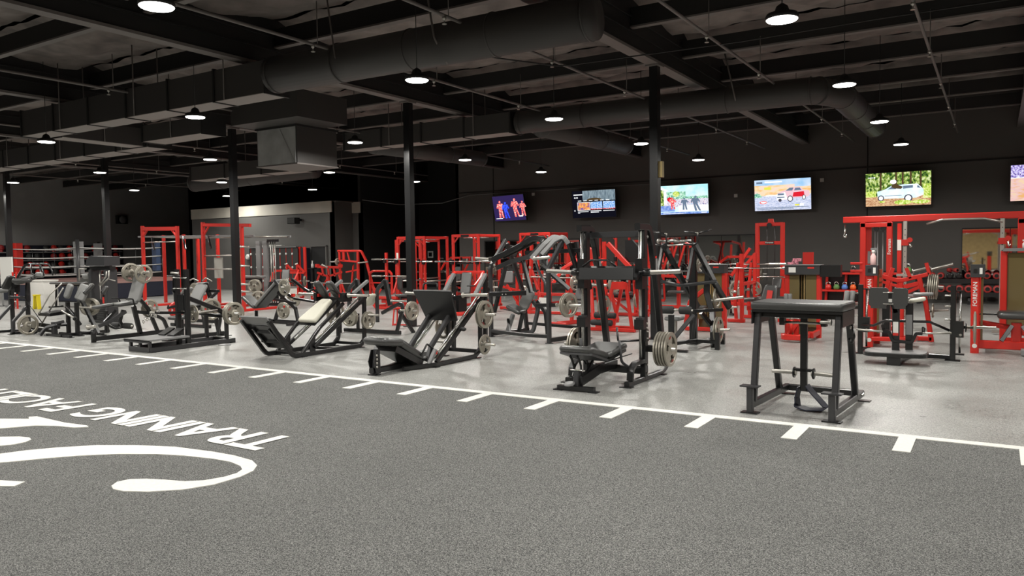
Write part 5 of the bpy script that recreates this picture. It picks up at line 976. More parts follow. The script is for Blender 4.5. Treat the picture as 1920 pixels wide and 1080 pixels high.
# cable crossover
M = thing('cable_crossover', 'huge red cable crossover with a long overhead beam and white hole posts', 'exercise machine', (-1.8, 17.5))
bar(M, 'overhead_beam', [(-.93, 0, 2.29), (4.6, 0, 2.29)], .10, .13, RED, (0, 1, 0)); rod(M, 'pull_up_grip', [(.62, -.07, 2.16), (.9, -.12, 2.24), (1.6, -.12, 2.24), (1.9, -.07, 2.16)], .018, STL, .05); rod(M, 'cable_hook', [(-.9, 0, 2.2), (-.9, 0, 2.02), (-.93, 0, 1.95), (-.88, 0, 1.92), (-.87, 0, 1.99)], .014, CHR, .02)
for off in (0, 2.75):
    for u in (-.55, -.05): bar(M, 'frame_post', [(off + u, 0, 0), (off + u, 0, 2.24)], .11, .10, RED, (1, 0, 0))
    bar(M, 'frame_cap', [(off - .6, 0, 2.17), (off + 0, 0, 2.17)], .1, .10, RED, (0, 1, 0)); bar(M, 'rear_mast', [(off + .09, .45, 0), (off + .09, .45, 2.2)], .08, .08, RED, (1, 0, 0)); box(M, 'mast_decal', (off + .09, .405, 1.75), (.075, .004, .22), WHT)
    box(M, 'side_panel', (off - .45, .1, 1.2), (.10, .02, 1.9), RED); box(M, 'info_plate', (off - .44, .08, 1.5), (.06, .01, .26), GRY)
    for u in (-.33, -.28, -.18): rod(M, 'stack_rod', [(off + u, .05, .1), (off + u, .05, 2.15)], .012, GRY)
    for k in range(12): box(M, 'weight_block', (off - .27, .05, .12 + .06 * k), (.26, .14, .052), BLK)
    for u in (-.3, -.17): lathe(M, 'pulley', (off + u, .0, 2.10), (0, -1, 0), [(0, .05), (.02, .04), (.04, .05)], BLK, 14)
    for z in (.05,): bar(M, 'base_rail', [(off - .6, 0, z), (off + .1, 0, z)], .1, .1, RED)
    for z in (1.22, 1.38): bar(M, 'hook_arm', [(off - .55, -.05, z), (off - .78, -.05, z)], .05, .05, RED)
    bar(M, 'hole_post', [(off + .24 if off == 0 else off - .85, -.05, .12), (off + .24 if off == 0 else off - .85, -.05, 2.23)], .075, .06, STL, (1, 0, 0))
    px = off + .24 if off == 0 else off - .85
    vfs = [lathe_vf((px, -.082, .3 + .11 * k), (0, -1, 0), [(0, .010), (.002, .010)], 6) for k in range(17)]; multi(M, 'hole_row', vfs, BLK)['kind'] = 'stuff'
    box(M, 'carriage', (px, -.06, 1.80), (.13, .13, .12), RED); lathe(M, 'carriage_pulley', (px + .09, -.1, 1.85), (0, -1, 0), [(0, .05), (.02, .04), (.04, .05)], RED, 14); rod(M, 'carriage_hook', [(px + .09, -.12, 1.8), (px + .1, -.12, 1.7), (px + .13, -.12, 1.73)], .014, CHR, .02)
    box(M, 'post_base', (px, -.05, 1.14 if off == 0 else .06), (.3, .1, .05), STL)
text_obj(M, 'lettering', 'Foreman', .09, WHT, (-.05, -.053, 1.72), (0, 0, 1), (-1, 0, 0), .001)

M = thing('plate_loaded_shrug', 'red plate-loaded lever machine with a bowed top bar and a full plate stack', 'exercise machine', (-1.8, 15.7))
bar(M, 'bowed_bar', [(-.03, 0, 1.19), (.27, 0, 1.10), (.38, 0, 1.11), (.79, 0, 1.22)], .07, .075, RED, (0, 1, 0), .15); bar(M, 'end_stub', [(.74, 0, 1.42), (.80, 0, 1.2)], .07, .06, RED, (0, 1, 0)); bar(M, 'end_stub', [(.42, 0, 1.33), (.49, 0, 1.14)], .07, .06, RED, (0, 1, 0)); bar(M, 'lean_post', [(.63, 0, 1.16), (.74, 0, .7), (.84, 0, .0)], .08, .08, RED, (0, 1, 0))
bar(M, 'lower_bar', [(.0, .0, 1.08), (.30, 0, .99)], .05, .05, RED, (0, 1, 0)); bar(M, 'lower_bar', [(.38, 0, .98), (.66, 0, 1.06)], .06, .08, RED, (0, 1, 0)); bar(M, 'center_mast', [(.33, .02, 1.1), (.33, .02, .9), (.30, .02, 0)], .09, .09, RED, (1, 0, 0)); bar(M, 'inner_post', [(.2, 0, 1.33), (.1, 0, .96)], .06, .07, RED, (0, 1, 0)); bar(M, 'brace', [(.4, 0, .86), (.66, 0, 1.0)], .05, .06, RED, (0, 1, 0))
peg(M, (.82, 0, 1.30), (1.16, 0, 1.40), .028); peg(M, (.5, .3, 1.26), (.78, .3, 1.34), .024); peg(M, (.70, 0, 1.0), (1.02, 0, .985), .026); peg(M, (.8, 0, .55), (1.1, 0, .58), .022, 'storage_peg'); bar(M, 'base_rail', [(.2, .0, .05), (.84, .0, .05)], .08, .08, RED); pad(M, 'arm_pad', (.45, -.15, .83), (.68, -.15, .84), (0, 1, 0), .2, .06, GVN, .04)
mplates(M, (.93, 0, .99), (1, 0, -.05), 5, .225, .032, 'the bowed red machine by the dumbbells', spin=.2); mplates(M, (.87, 0, .56), (1, 0, 0), 1, .13, .03, 'the low storage peg of the bowed red lever machine', spin=.1)

# lat pulldown tower
M = thing('lat_pulldown_tower', 'tall narrow red pulldown tower with two crossbeams against the dark wall', 'exercise machine', (-4.85, 20.0))
for s in S2: bar(M, 'upright', [(s * .31, 0, 0), (s * .31, 0, 2.36)], .10, .09, RED, (1, 0, 0))
bar(M, 'top_beam', [(-.31, 0, 2.32), (.31, 0, 2.32)], .08, .09, RED); bar(M, 'mid_beam', [(-.31, 0, 1.85), (.31, 0, 1.85)], .07, .09, RED); box(M, 'dark_panel', (0, -.05, 1.86), (.22, .006, .06), BLK); text_obj(M, 'lettering', 'Foreman', .055, WHT, (0, -.055, 1.86), (1, 0, 0), (0, 0, 1), .001)
poly(M, 'pulley_bracket', [(-.05, -.03, 2.36), (.1, -.03, 2.36), (.08, -.03, 2.46), (-.04, -.03, 2.46)], (0, .06, 0), RED); lathe(M, 'pulley', (.0, -.05, 2.3), (0, -1, 0), [(0, .06), (.02, .05), (.04, .06)], BLK, 16)
for u in (-.07, .12): rod(M, 'cable', [(u, 0, .9), (u, 0, 2.3)], .008, BLK)
rod(M, 'lat_bar', [(-.5, -.05, .93), (-.2, -.05, 1.0), (.3, -.05, 1.0), (.6, -.05, .93)], .015, CHR, .05); bar(M, 'base_rail', [(-.31, -.5, .05), (-.31, .2, .05)], .09, .09, RED); bar(M, 'base_rail', [(.31, -.5, .05), (.31, .2, .05)], .09, .09, RED)
for k in range(11): box(M, 'weight_block', (0, .1, .12 + .06 * k), (.3, .16, .052), BLK)
for s in S2: pad(M, 'black_pad', (s * .3, -.6, .72), (s * .3, -.5, .98), (1, 0, 0), .22, .08, VIN, .04)
pad(M, 'seat_pad', (-.15, -.75, .5), (.2, -.75, .5), (0, 1, 0), .34, .08, VIN, .05)

# bench press stand with its barbell
M = thing('bench_press_rack', 'red bench press stand with leaning uprights and a black bench', 'bench', (-5.0, 17.9))
for y in (0, 1.15):
    bar(M, 'front_upright', [(.03, y, 0), (.02, y, 1.60)], .09, .08, RED, (0, 1, 0)); bar(M, 'leaning_upright', [(-.1, y, .05), (-.14, y, .6), (-.06, y, 1.38)], .07, .07, RED, (0, 1, 0)); bar(M, 'base_rail', [(-.3, y, .05), (.1, y, .05)], .08, .08, RED); peg(M, (-.12, y - .04, .72), (-.12, y - .3, .72), .022)
peg(M, (-.1, 0, .36), (-.30, -.80, .36), .022, 'storage_peg'); bar(M, 'cross_beam', [(.03, 0, .9), (.03, 1.15, .9)], .06, .08, RED); bar(M, 'bench_beam', [(0, .55, .30), (.75, .55, .30)], .08, .1, RED); pad(M, 'bench_pad', (-.1, .55, .50), (1.0, .55, .56), (0, 1, 0), .28, .09, VIN, .05); bar(M, 'bench_leg', [(.75, .55, .3), (.75, .55, .0)], .08, .08, RED)
barbell(-4.8, 17.85, 1.27, 2.3, 'long chrome barbell on the red bench press stand, beside the pulldown tower'); barbell(-5.3, 19.3, 1.33, 2.0, 'chrome barbell behind the bench press stand, against the mirror')
plates((-5.25, 17.2, .36), (-.3, -1, 0), 1, .225, .036, 'the low peg of the red bench press stand', G45); plates((-5.25, 18.4, .74), (-.5, -1, 0), 2, .225, .036, 'the upper peg of the red bench press stand', G45); plates((-4.95, 19.0, .74), (-.5, -1, 0), 1, .17, .036, 'the far storage peg of the red bench press stand', G45)
M = thing('red_butterfly', 'red arched lever machine with many tube arms in front of the wall mirror', 'exercise machine', (-7.6, 21.5))
for k, (a, b) in enumerate((((-.75, 0, .9), (-.45, 0, 1.75)), ((-.55, 0, .9), (-.25, 0, 1.85)), ((-.3, 0, .9), (0, 0, 1.88)), ((.1, 0, .9), (.15, 0, 1.86)), ((-.9, 0, .9), (-.85, 0, 1.6)))): bar(M, 'tube_arm', [a, b], .05, .06, RED, (0, 1, 0))
bar(M, 'arched_arm', [(.0, 0, 1.9), (.35, 0, 1.75), (.5, 0, 1.4), (.55, 0, .7)], .06, .08, RED, (0, 1, 0), .2); rod(M, 'top_tube', [(-.9, 0, 1.82), (.2, 0, 1.86)], .03, STL); bar(M, 'base_rail', [(-.9, 0, .05), (.7, 0, .05)], .08, .08, RED); bar(M, 'mast', [(-.2, 0, 0), (-.2, 0, 1.0)], .1, .1, RED, (1, 0, 0)); bar(M, 'cross_beam', [(-.95, 0, .95), (.6, 0, .9)], .06, .08, RED); pad(M, 'seat_pad', (-.4, -.3, .5), (.1, -.3, .5), (0, 1, 0), .3, .08, VIN, .05)
mplates(M, (-.9, -.1, 1.2), (-.2, -1, 0), 1, .2, .036, 'the arched red lever machine, left arm', spin=.1)
M = thing('red_twin_columns', 'pair of thin red uprights with holes left of the arched red machine', 'squat stand', (-7.9, 19.3))
for u in (-.12, .1): bar(M, 'upright', [(u, 0, 0), (u, 0, 1.66)], .07, .06, RED, (1, 0, 0)); post_holes(M, u, 0, .5, 1.5); bar(M, 'base_rail', [(u, -.4, .04), (u, .4, .04)], .07, .07, RED)
M = thing('red_slanted_rack', 'red slanted double arms leaning at the right end of the wall mirror', 'exercise machine', (-6.2, 23.2))
for u in (0, .16): bar(M, 'slanted_arm', [(-.55 + u, 0, .9), (.0 + u, 0, 1.72 - u)], .08, .09, RED, (0, 1, 0))
bar(M, 'base_rail', [(-.7, 0, .05), (.2, 0, .05)], .08, .08, RED); bar(M, 'mast', [(-.3, 0, 0), (-.3, 0, 1.3)], .09, .09, RED, (1, 0, 0))
flat_bench(-6.2, 19.6, .6, 'black flat bench behind the red bench press stand'); flat_bench(-9.2, 20.6, .3, 'black flat bench in front of the wall mirror, far centre'); flat_bench(-15.0, 18.2, 1.2, 'black flat bench before the second power rack'); flat_bench(-20.9, 17.0, .05, 'grey board bench on thick legs right of the left column', GVN, h=1.0, L=1.1)

# ================================================================== LEFT RED RIG
M = thing('red_rig', 'large red pull-up rig with grey monkey bars, left of the left column', 'power rack', (-22.0, 15.5))
for u, h in ((-2.55, 2.76), (-.64, 2.70), (.69, 2.78), (2.55, 2.62)): bar(M, 'tall_upright', [(u, 0, 0), (u, 0, h)], .10, .10, RED, (1, 0, 0)); post_holes(M, u, -.014, .6, h - .3)
for u, h in ((-4.1, 2.50), (-2.9, 2.5), (-2.1, 2.35), (-1.0, 2.45)): bar(M, 'rear_upright', [(u + .0, 1.8, 0), (u, 1.8, h)], .10, .10, RED, (1, 0, 0)); post_holes(M, u, 1.786, .6, h - .3)
bar(M, 'top_beam', [(-2.55, 0, 2.66), (-.64, 0, 2.62)], .08, .13, RED, (0, 1, 0)); bar(M, 'top_beam', [(.69, 0, 2.70), (2.95, 0, 2.62)], .08, .10, RED, (0, 1, 0)); slab(M, 'corner_gusset', (-2.5, 0, 2.4), (-2.25, 0, 2.64), (0, 1, 0), .06, .03, RED); slab(M, 'corner_gusset', (-.7, 0, 2.38), (-.95, 0, 2.6), (0, 1, 0), .06, .03, RED); slab(M, 'corner_gusset', (.75, 0, 2.4), (1.0, 0, 2.66), (0, 1, 0), .06, .03, RED)
bar(M, 'monkey_rail', [(-3.2, .25, 2.41), (2.8, .25, 2.31)], .05, .06, GRY, (0, 1, 0)); bar(M, 'monkey_rail', [(-2.6, 1.6, 2.36), (2.9, 1.6, 2.30)], .05, .06, GRY, (0, 1, 0))
for k in range(7): rod(M, 'monkey_rung', [(-2.9 + .9 * k, .25, 2.40 - .015 * k), (-2.6 + .9 * k, 1.6, 2.36 - .012 * k)], .018, STL)
for u in (-2.0, -.3, 1.0, 2.2): bar(M, 'angle_brace', [(u - .35, .2, 2.36), (u, .05, 1.95)], .05, .05, BLK, (0, 1, 0)); 
for z in (1.98, 1.40, .84, .62): peg(M, (2.56, -.05, z), (2.95, -.08, z), .028, 'storage_peg')
for z, a, b in ((2.2, -2.55, -.64), (1.72, .69, 2.5), (1.3, .69, 2.5)): rod(M, 'cross_bar', [(a, 0, z), (b, 0, z)], .02, STL)
box(M, 'wooden_board', (1.35, .9, 1.35), (.30, .04, 1.1), WOOD); box(M, 'grey_board', (-.45, 1.4, 1.3), (.42, .04, .7), mat('pale_grey_board', (.42, .42, .38), .6))
for u in (-2.55, -.64, .69, 2.55): bar(M, 'base_rail', [(u, -.1, .04), (u, 1.9, .04)], .08, .08, RED)
M = thing('smith_tower', 'grey double cable tower with chrome guide rods behind the left red rig', 'exercise machine', (-21.0, 17.7))
for u in (-.35, .0): bar(M, 'upright', [(u, 0, 0), (u, 0, 2.2)], .22, .1, GRY, (1, 0, 0))
for u in (.25, .36, .46): rod(M, 'guide_rod', [(u, 0, .1), (u, 0, 2.2)], .02, STL)
box(M, 'stack_plate', (.36, 0, 2.2), (.4, .16, .08), BLK); bar(M, 'base_rail', [(-.5, 0, .05), (.7, 0, .05)], .1, .1, BLK); box(M, 'stack_block', (.36, 0, .5), (.3, .16, .6), BLK)
for k, (x, y, z, r_) in enumerate(((-20.3, 16.6, .72, .22), (-19.9, 16.4, .36, .22), (-19.2, 17.2, .24, .225))):
    plates((x, y, z), (.5, -.86, 0), 3, r_, .04, ('the peg right of the left column', 'the floor peg right of the left column', 'the floor rack beside the square white bin')[k], G45)
M = thing('white_bucket_stand', 'white square bin beside the lockers with a pale spray bottle lid', 'bin', (-20.2, 17.9)); box(M, 'bin_body', (0, 0, .30), (.42, .42, .6), WHT); box(M, 'bin_lid', (0, 0, .62), (.46, .46, .04), GRY)
M = thing('spray_bottle', 'white spray bottle standing on the square bin right of the left column', 'bottle', (-20.2, 17.9, .64)); lathe(M, 'bottle_body', (0, 0, 0), (0, 0, 1), [(0, .05), (.15, .055), (.2, .025), (.25, .022)], WHT, 14); box(M, 'trigger_head', (0, 0, .27), (.11, .03, .04), WHT)

# ================================================================== TELEVISIONS
def em(name, cols, scale=6, strength=1.6, stretch=(1, 1, 1)):
    m = bpy.data.materials.new(name); m.use_nodes = True; nt = m.node_tree; nt.nodes.clear(); L = nt.links.new
    o = nt.nodes.new('ShaderNodeOutputMaterial'); e = nt.nodes.new('ShaderNodeEmission'); e.inputs[1].default_value = strength; L(e.outputs[0], o.inputs[0])
    if len(cols) == 1: e.inputs[0].default_value = (*cols[0], 1); return m
    tc = nt.nodes.new('ShaderNodeTexCoord'); mp = nt.nodes.new('ShaderNodeMapping'); mp.inputs['Scale'].default_value = stretch; n = nt.nodes.new('ShaderNodeTexNoise'); n.inputs['Scale'].default_value = scale; n.inputs['Detail'].default_value = 5
    r = nt.nodes.new('ShaderNodeValToRGB'); L(tc.outputs['Object'], mp.inputs[0]); L(mp.outputs[0], n.inputs['Vector']); L(n.outputs['Fac'], r.inputs[0]); L(r.outputs[0], e.inputs[0])
    cr = r.color_ramp; cr.elements[0].position = .36; cr.elements[1].position = .64; cr.elements[0].color = (*cols[0], 1); cr.elements[1].color = (*cols[-1], 1)
    for k, c in enumerate(cols[1:-1]): q = cr.elements.new(.36 + .28 * (k + 1) / (len(cols) - 1)); q.color = (*c, 1)
    return m
E1 = lambda n, c, s=1.0: em(n, [c], strength=s)
cDK = E1('screen_black', (.006, .006, .012)); cNV = E1('screen_indigo', (.035, .022, .10)); cRD = em('screen_red_figure', [(.5, .01, .03), (.7, .12, .12), (.8, .5, .4)], 22); cBL = em('screen_blue_figure', [(.01, .01, .5), (.05, .12, .8)], 20)
cWH = E1('screen_white', (.95, .97, 1.0), 1.1); cSK = em('screen_sky', [(.30, .62, .95), (.75, .85, 1)], 2, 1.0); cCY = em('screen_pale_sky', [(.5, .95, 1), (.85, 1, 1)], 3, 1.0); cOR = em('screen_sunset', [(1, .55, .2), (1, .8, .5), (1, .75, .7)], 3, 1.0, (1, 1, 3)); cGD = em('screen_road', [(.42, .5, .75), (.7, .75, .95), (.85, .88, 1)], 16, 1.0, (1, 1, 4))
cRT = E1('screen_car_red', (.8, .02, .04)); cPK = E1('screen_car_pink', (.95, .62, .7)); cGY = E1('screen_glass', (.16, .22, .32)); cTY = E1('screen_tyre', (.07, .07, .1)); cSV = em('screen_car_silver', [(.42, .58, .64), (.68, .8, .84)], 3); cFO = em('screen_forest', [(.02, .06, .015), (.12, .25, .04), (.45, .6, .12), (.85, .95, .5)], 16, .9, (1, 1, .7)); cTR = E1('screen_trunk', (.10, .065, .03)); cBU = em('screen_bushes', [(.25, .5, .04), (.7, .85, .15), (.95, 1, .5)], 22, 1.0); cDT = em('screen_dirt', [(.42, .18, .08), (.75, .45, .25), (.85, .62, .35)], 16, 1.0, (1, 1, 3)); cGN = em('screen_trees', [(.08, .3, .25), (.35, .75, .5), (.8, 1, .9)], 18, 1.0); cCR = em('screen_crowd', [(.15, .2, .45), (.9, .7, .8), (.95, .95, 1), (.4, .65, .9)], 26, 1.0); cBC = em('screen_blue_car', [(.12, .25, .75), (.4, .55, .95)], 10, 1.0); cPU = em('screen_arena', [(.08, .05, .25), (.55, .45, .95), (.95, .95, 1)], 24, 1.0); cCO = em('screen_court', [(.9, .5, .2), (.9, .6, .6), (.95, .7, .45)], 4, 1.0, (1, 1, 3)); cYE = E1('screen_yellow', (.9, .85, .1)); cWL = em('screen_wood_photo', [(.15, .22, .28), (.45, .58, .66)], 9, .7, (4, 1, .6)); cTH = em('screen_thumbnail', [(.05, .2, .8), (.3, .6, 1), (.9, .9, .95)], 20, 1.0, (1, 1, 2)); cFL = em('screen_football', [(.1, .1, .45), (.9, .3, .08), (1, .6, .2)], 8, 1.0)
TW, TH = 1.86, 1.05
def ell(cx, cy, rx, ry, n=14): return [(cx + rx * math.cos(2 * math.pi * i / n), cy + ry * math.sin(2 * math.pi * i / n)) for i in range(n)]
def rc(a, b, c, d): return [(a, b), (c, b), (c, d), (a, d)]
def tv(x, label, shapes, yaw=0, tilt=6, y=27.25, z=3.53):
    M = thing('television', label, 'television', (x, y, z), math.radians(yaw), 'televisions on the back wall')
    R = Matrix.Rotation(math.radians(tilt), 3, 'X')
    def T(px, py, d): return R @ Vector(((px - .5) * TW, -d, (py - .5) * TH))
    v, f = box_vf((0, .03, 0), (TW + .05, .06, TH + .05)); o = mesh('bezel', [R @ p for p in v], f, BLK, M)
    V, F, K, ml = [], [], [], []
    for k, (pts, m) in enumerate(shapes):
        if m not in ml: ml.append(m)
        n = len(V); pp = pts if area(pts) > 0 else pts[::-1]; V += [T(a, b, .002 + .0012 * k) for a, b in pp]; F.append(tuple(range(n, n + len(pp)))); K.append(ml.index(m))
    mesh('screen_picture', V, F, None, M, False, ml, K)
    bar(M, 'wall_arm', [(0, .06, 0), (0, 27.69 - y if abs(yaw) < 5 else .4, 0)], .2, .25, BLK); return M
def figure(cx, cy, s, m, lean=0):
    return [(ell(cx + lean * .3, cy + .30 * s, .035 * s, .055 * s, 8), m), ([(cx - .09 * s, cy + .24 * s), (cx + .09 * s, cy + .24 * s), (cx + .06 * s, cy - .02 * s), (cx - .05 * s, cy - .02 * s)], m), ([(cx - .09 * s, cy + .22 * s), (cx - .12 * s, cy + .05 * s), (cx - .08 * s, cy + .04 * s), (cx - .05 * s, cy + .2 * s)], m), ([(cx + .09 * s, cy + .22 * s), (cx + .14 * s, cy + .08 * s), (cx + .10 * s, cy + .06 * s), (cx + .05 * s, cy + .2 * s)], m),
            ([(cx - .05 * s, cy), (cx, cy), (cx - .0 * s + lean, cy - .34 * s), (cx - .06 * s + lean, cy - .34 * s)], m), ([(cx, cy), (cx + .06 * s, cy), (cx + .10 * s + lean, cy - .34 * s), (cx + .05 * s + lean, cy - .34 * s)], m)]
tv(-17.25, 'television leaning off the wall, showing red and blue sport figures on a dark ground, leftmost', [(rc(0, 0, 1, 1), cNV)] + figure(.22, .46, 1.0, cRD) + figure(.39, .42, .95, cBL, .03) + figure(.70, .50, 1.05, cRD, .04) + figure(.95, .45, .85, cRD) + [(rc(.06, .09, .28, .115), cWH), (rc(.82, .14, .93, .19), cWH)], -14, 10)
tv(-13.33, 'television showing a dark menu with three small pictures, second from the left', [(rc(0, 0, 1, 1), cDK), (rc(.25, .62, 1, 1), cWL), (ell(.52, .64, .18, .09), cTR), (rc(0, .3, 1, .62), cDK), (rc(.04, .84, .25, .88), cWH), (ell(.07, .75, .02, .03, 8), cWH), (ell(.12, .75, .02, .03, 8), cWH), (rc(.12, .27, .42, .58), cWH), (rc(.13, .29, .41, .56), cFL), (rc(.43, .30, .70, .58), cTH), (rc(.72, .30, .99, .58), cTH), (rc(.43, .30, .70, .33), cRD), (rc(.72, .30, .99, .33), cRD)] + [(rc(.14 + .13 * k, .62, .22 + .13 * k, .645), cWH) for k in range(6)] + [(rc(.13, .21, .38, .235), cWH), (rc(.13, .17, .18, .195), cWH), (rc(.43, .23, .68, .255), cWH), (rc(.43, .18, .62, .205), cWH), (rc(.72, .23, .98, .255), cWH), (ell(.06, .27, .015, .025, 8), cWH)])
tv(-9.7, 'television showing a sunny street party with green trees and a blue car', [(rc(0, 0, 1, 1), cCY), (rc(.08, .35, 1, .78), cGN), (rc(.55, .6, 1, 1), cCY), (rc(0, .25, 1, .52), cCR), (rc(.4, .08, 1, .3), cWH), (rc(0, .3, .1, .9), cFO), ([(0, .9), (.16, .8), (.2, .84), (.02, .99)], cWH), (rc(.1, .35, .16, .8), cWH), (rc(0, .1, .32, .3), cBC), (ell(.22, .52, .05, .08), cRT), (ell(.36, .7, .07, .1), cBU)] + figure(.52, .35, .6, cGY) + figure(.74, .35, .75, cGY, .04) + figure(.28, .38, .6, cRD) + [(rc(0, 0, 1, .07), cBC), (rc(.08, .02, .5, .04), cWH), (rc(.86, .02, .97, .05), cWH)])
car = [(.40, .33), (.40, .52), (.48, .60), (.60, .66), (.64, .72), (.82, .73), (.87, .62), (.97, .60), (.98, .44), (.93, .40), (.62, .38), (.6, .33)]
tv(-6.2, 'television showing a red and white pickup truck advert at sunset', [(rc(0, 0, 1, 1), cSK), (rc(0, .45, .72, .82), cOR), (rc(.4, .5, 1, .74), cOR), (rc(0, 0, 1, .48), cGD), ([(0, .42), (.14, .44), (.1, .54), (.04, .58), (0, .55)], cGN), (rc(.2, .46, .42, .5), cWH), (car, cPK), ([(.40, .33), (.40, .52), (.55, .58), (.6, .34)], cWH), ([(.68, .42), (.70, .56), (.88, .58), (.89, .42)], cRT), ([(.56, .62), (.63, .71), (.70, .71), (.68, .62)], cGY), ([(.71, .62), (.73, .70), (.81, .70), (.84, .62)], cGY), (rc(.42, .48, .53, .54), cGY), (rc(.41, .40, .54, .43), cGY), (ell(.64, .36, .05, .1), cTY), (ell(.64, .36, .035, .075), cWH), (ell(.88, .39, .032, .08), cTY), (ell(.88, .39, .022, .058), cWH), (ell(.46, .32, .03, .05), cTY), (rc(.04, .88, .15, .94), cGY), (rc(.19, .9, .5, .95), cWH), (rc(.18, .68, .30, .76), cYE), (ell(.16, .27, .07, .05), cRD), (ell(.16, .27, .05, .03), cWH), (rc(.72, .13, .8, .18), cYE), (rc(.81, .12, .88, .2), cWH), (rc(.04, .08, .96, .10), cGY), (rc(.04, .04, .7, .055), cGY)])
suv = [(.19, .25), (.18, .44), (.30, .50), (.40, .60), (.58, .63), (.80, .63), (.86, .52), (.89, .45), (.89, .30), (.78, .22), (.3, .22)]
tv(-2.66, 'television showing a silver four wheel drive in a bright green forest', [(rc(0, 0, 1, 1), cFO), (rc(0, 0, 1, .30), cDT), (rc(0, .28, .16, .46), cBU), (rc(.88, .2, 1, .62), cBU)] + [(rc(a, .4, a + .03, 1), cTR) for a in (.22, .46, .56, .68, .83)] + [(suv, cSV), ([(.34, .50), (.42, .585), (.48, .585), (.47, .50)], cGY), ([(.58, .50), (.58, .585), (.73, .60), (.73, .52)], cGY), ([(.79, .52), (.80, .60), (.85, .50)], cGY), ([(.40, .56), (.42, .68), (.46, .66), (.58, .56), (.55, .50), (.45, .52)], cTR), (ell(.43, .72, .05, .07), cWH), (ell(.24, .24, .05, .09), cTY), (ell(.24, .24, .034, .065), cWH), (ell(.66, .22, .065, .11), cTY), (ell(.66, .22, .045, .08), cWH), (rc(.30, .30, .56, .315), cGY), (ell(.58, .10, .14, .07), cBU), (ell(.26, .13, .05, .03), cBU), (ell(.85, .1, .14, .06), cBU), (rc(.04, .86, .12, .885), cWH), (ell(.14, .873, .014, .025, 8), cWH)])
tv(1.27, 'television cut by the right edge, showing an orange court under a purple crowd', [(rc(0, 0, 1, 1), cPU), (rc(0, 0, 1, .64), cCO), (rc(0, .63, 1, .655), cWH), (ell(.45, .35, .22, .16, 24), cWH), (ell(.45, .35, .215, .15, 24), cCO), (ell(.6, .3, .05, .1), cTR)] + figure(.38, .3, .6, cRD))
for x, z in ((-16.3, 4.08), (-7.9, 3.6), (-5.0, 3.98)):
    tag(box(None, 'wall_outlet', (x, 27.66, z), (.12, .05, .12), WHT), 'small white wall outlet box %s' % {-16.3: 'above the leftmost television', -7.9: 'right of the street party television', -5.0: 'right of the pickup advert television'}[x], 'outlet', 'outlet boxes on the back wall')
for x, y, z, w_ in ((-23.9, 30.382, 1.62, 'beside the dark alcove door'), (-19.6, 27.68, 1.35, 'on the back wall behind the rack row')):
    M = thing('picture_frame', 'small square white frame %s' % w_, 'frame', (x, y, z)); box(M, 'frame_border', (0, 0, 0), (.34, .03, .34), WHT); box(M, 'frame_center', (0, -.02, 0), (.2, .01, .2), BLK)

# ================================================================== KETTLEBELL RACK, DUMBBELL RACK
M = thing('kettlebell_rack', 'red two-tier kettlebell rack against the back wall, right of the cloth machine', 'rack', (-3.3, 23.2))
for z in (.98, .50, .16): bar(M, 'shelf', [(-.95, 0, z), (1.25, 0, z)], .40, .05, RED, (0, 1, 0)); 
for x in (-.8, -.3, .35, .62, 1.15): bar(M, 'leg', [(x, .1, 0), (x + .05, .1, .98)], .07, .07, RED, (1, 0, 0)); bar(M, 'foot_bar', [(x, -.25, .03), (x, .3, .03)], .06, .06, RED)
box(M, 'back_board', (.15, .25, .6), (2.2, .03, .9), BLK)
KC = [('red', RED), ('green', GRN), ('blue', mat('blue_enamel', (.08, .2, .55), .4)), ('orange', ORG), ('yellow', mat('cream_enamel', (.7, .6, .35), .4)), ('grey', STL)]
kb = None
def kettlebell(x, y, z, r, m, label, group):
    M = thing('kettlebell', label, 'kettlebell', (x, y, z), 0, group)
    lathe(M, 'ball', (0, 0, 0), (0, 0, 1), [(0, r * .6), (r * .15, r * .85), (r * .6, r), (r * 1.1, r * .97), (r * 1.6, r * .7), (r * 1.85, r * .3)], m, 16); rod(M, 'handle', [(-r * .5, 0, r * 1.5), (-r * .62, 0, r * 2.1), (-r * .4, 0, r * 2.6), (r * .4, 0, r * 2.6), (r * .62, 0, r * 2.1), (r * .5, 0, r * 1.5)], r * .17, CHR, r * .3, 8); return M
for k, (c_, m) in enumerate(KC): kettlebell(-4.0 + .215 * k, 23.15, .525, .082, m, '%s kettlebell on the middle shelf of the red rack' % c_, 'kettlebells on the red rack')
for k, (c_, m) in enumerate((('dark green', GRN), ('dark', BLK), ('brass coloured', mat('brass_enamel', (.45, .36, .12), .4)))): kettlebell(-3.9 + .55 * k, 23.15, 1.005, .07, m, 'small %s kettlebell on the top shelf of the red rack' % c_, 'kettlebells on the red rack')
kettlebell(-2.0, 23.2, 1.0, .09, GRN, 'green kettlebell right of the crossover mast, on a red shelf', 'kettlebells on the red rack')
M = thing('dumbbell_rack', 'black two-tier dumbbell rack along the back wall', 'rack', (-.75, 26.2))
for z, y in ((.80, .1), (.42, -.05)):
    bar(M, 'shelf_rail', [(-1.3, y - .13, z - .10), (1.5, y - .13, z - .10)], .06, .06, BLK); bar(M, 'shelf_rail', [(-1.3, y + .13, z - .07), (1.5, y + .13, z - .07)], .06, .06, BLK); bar(M, 'shelf_front', [(-1.3, y - .17, z - .13), (1.5, y - .17, z - .13)], .02, .14, BLK, (0, 1, 0))
for x in (-1.2, .1, 1.4): bar(M, 'leg', [(x, .0, 0), (x, .15, .9)], .08, .1, BLK, (1, 0, 0)); bar(M, 'foot_bar', [(x, -.35, .04), (x, .4, .04)], .08, .08, BLK)
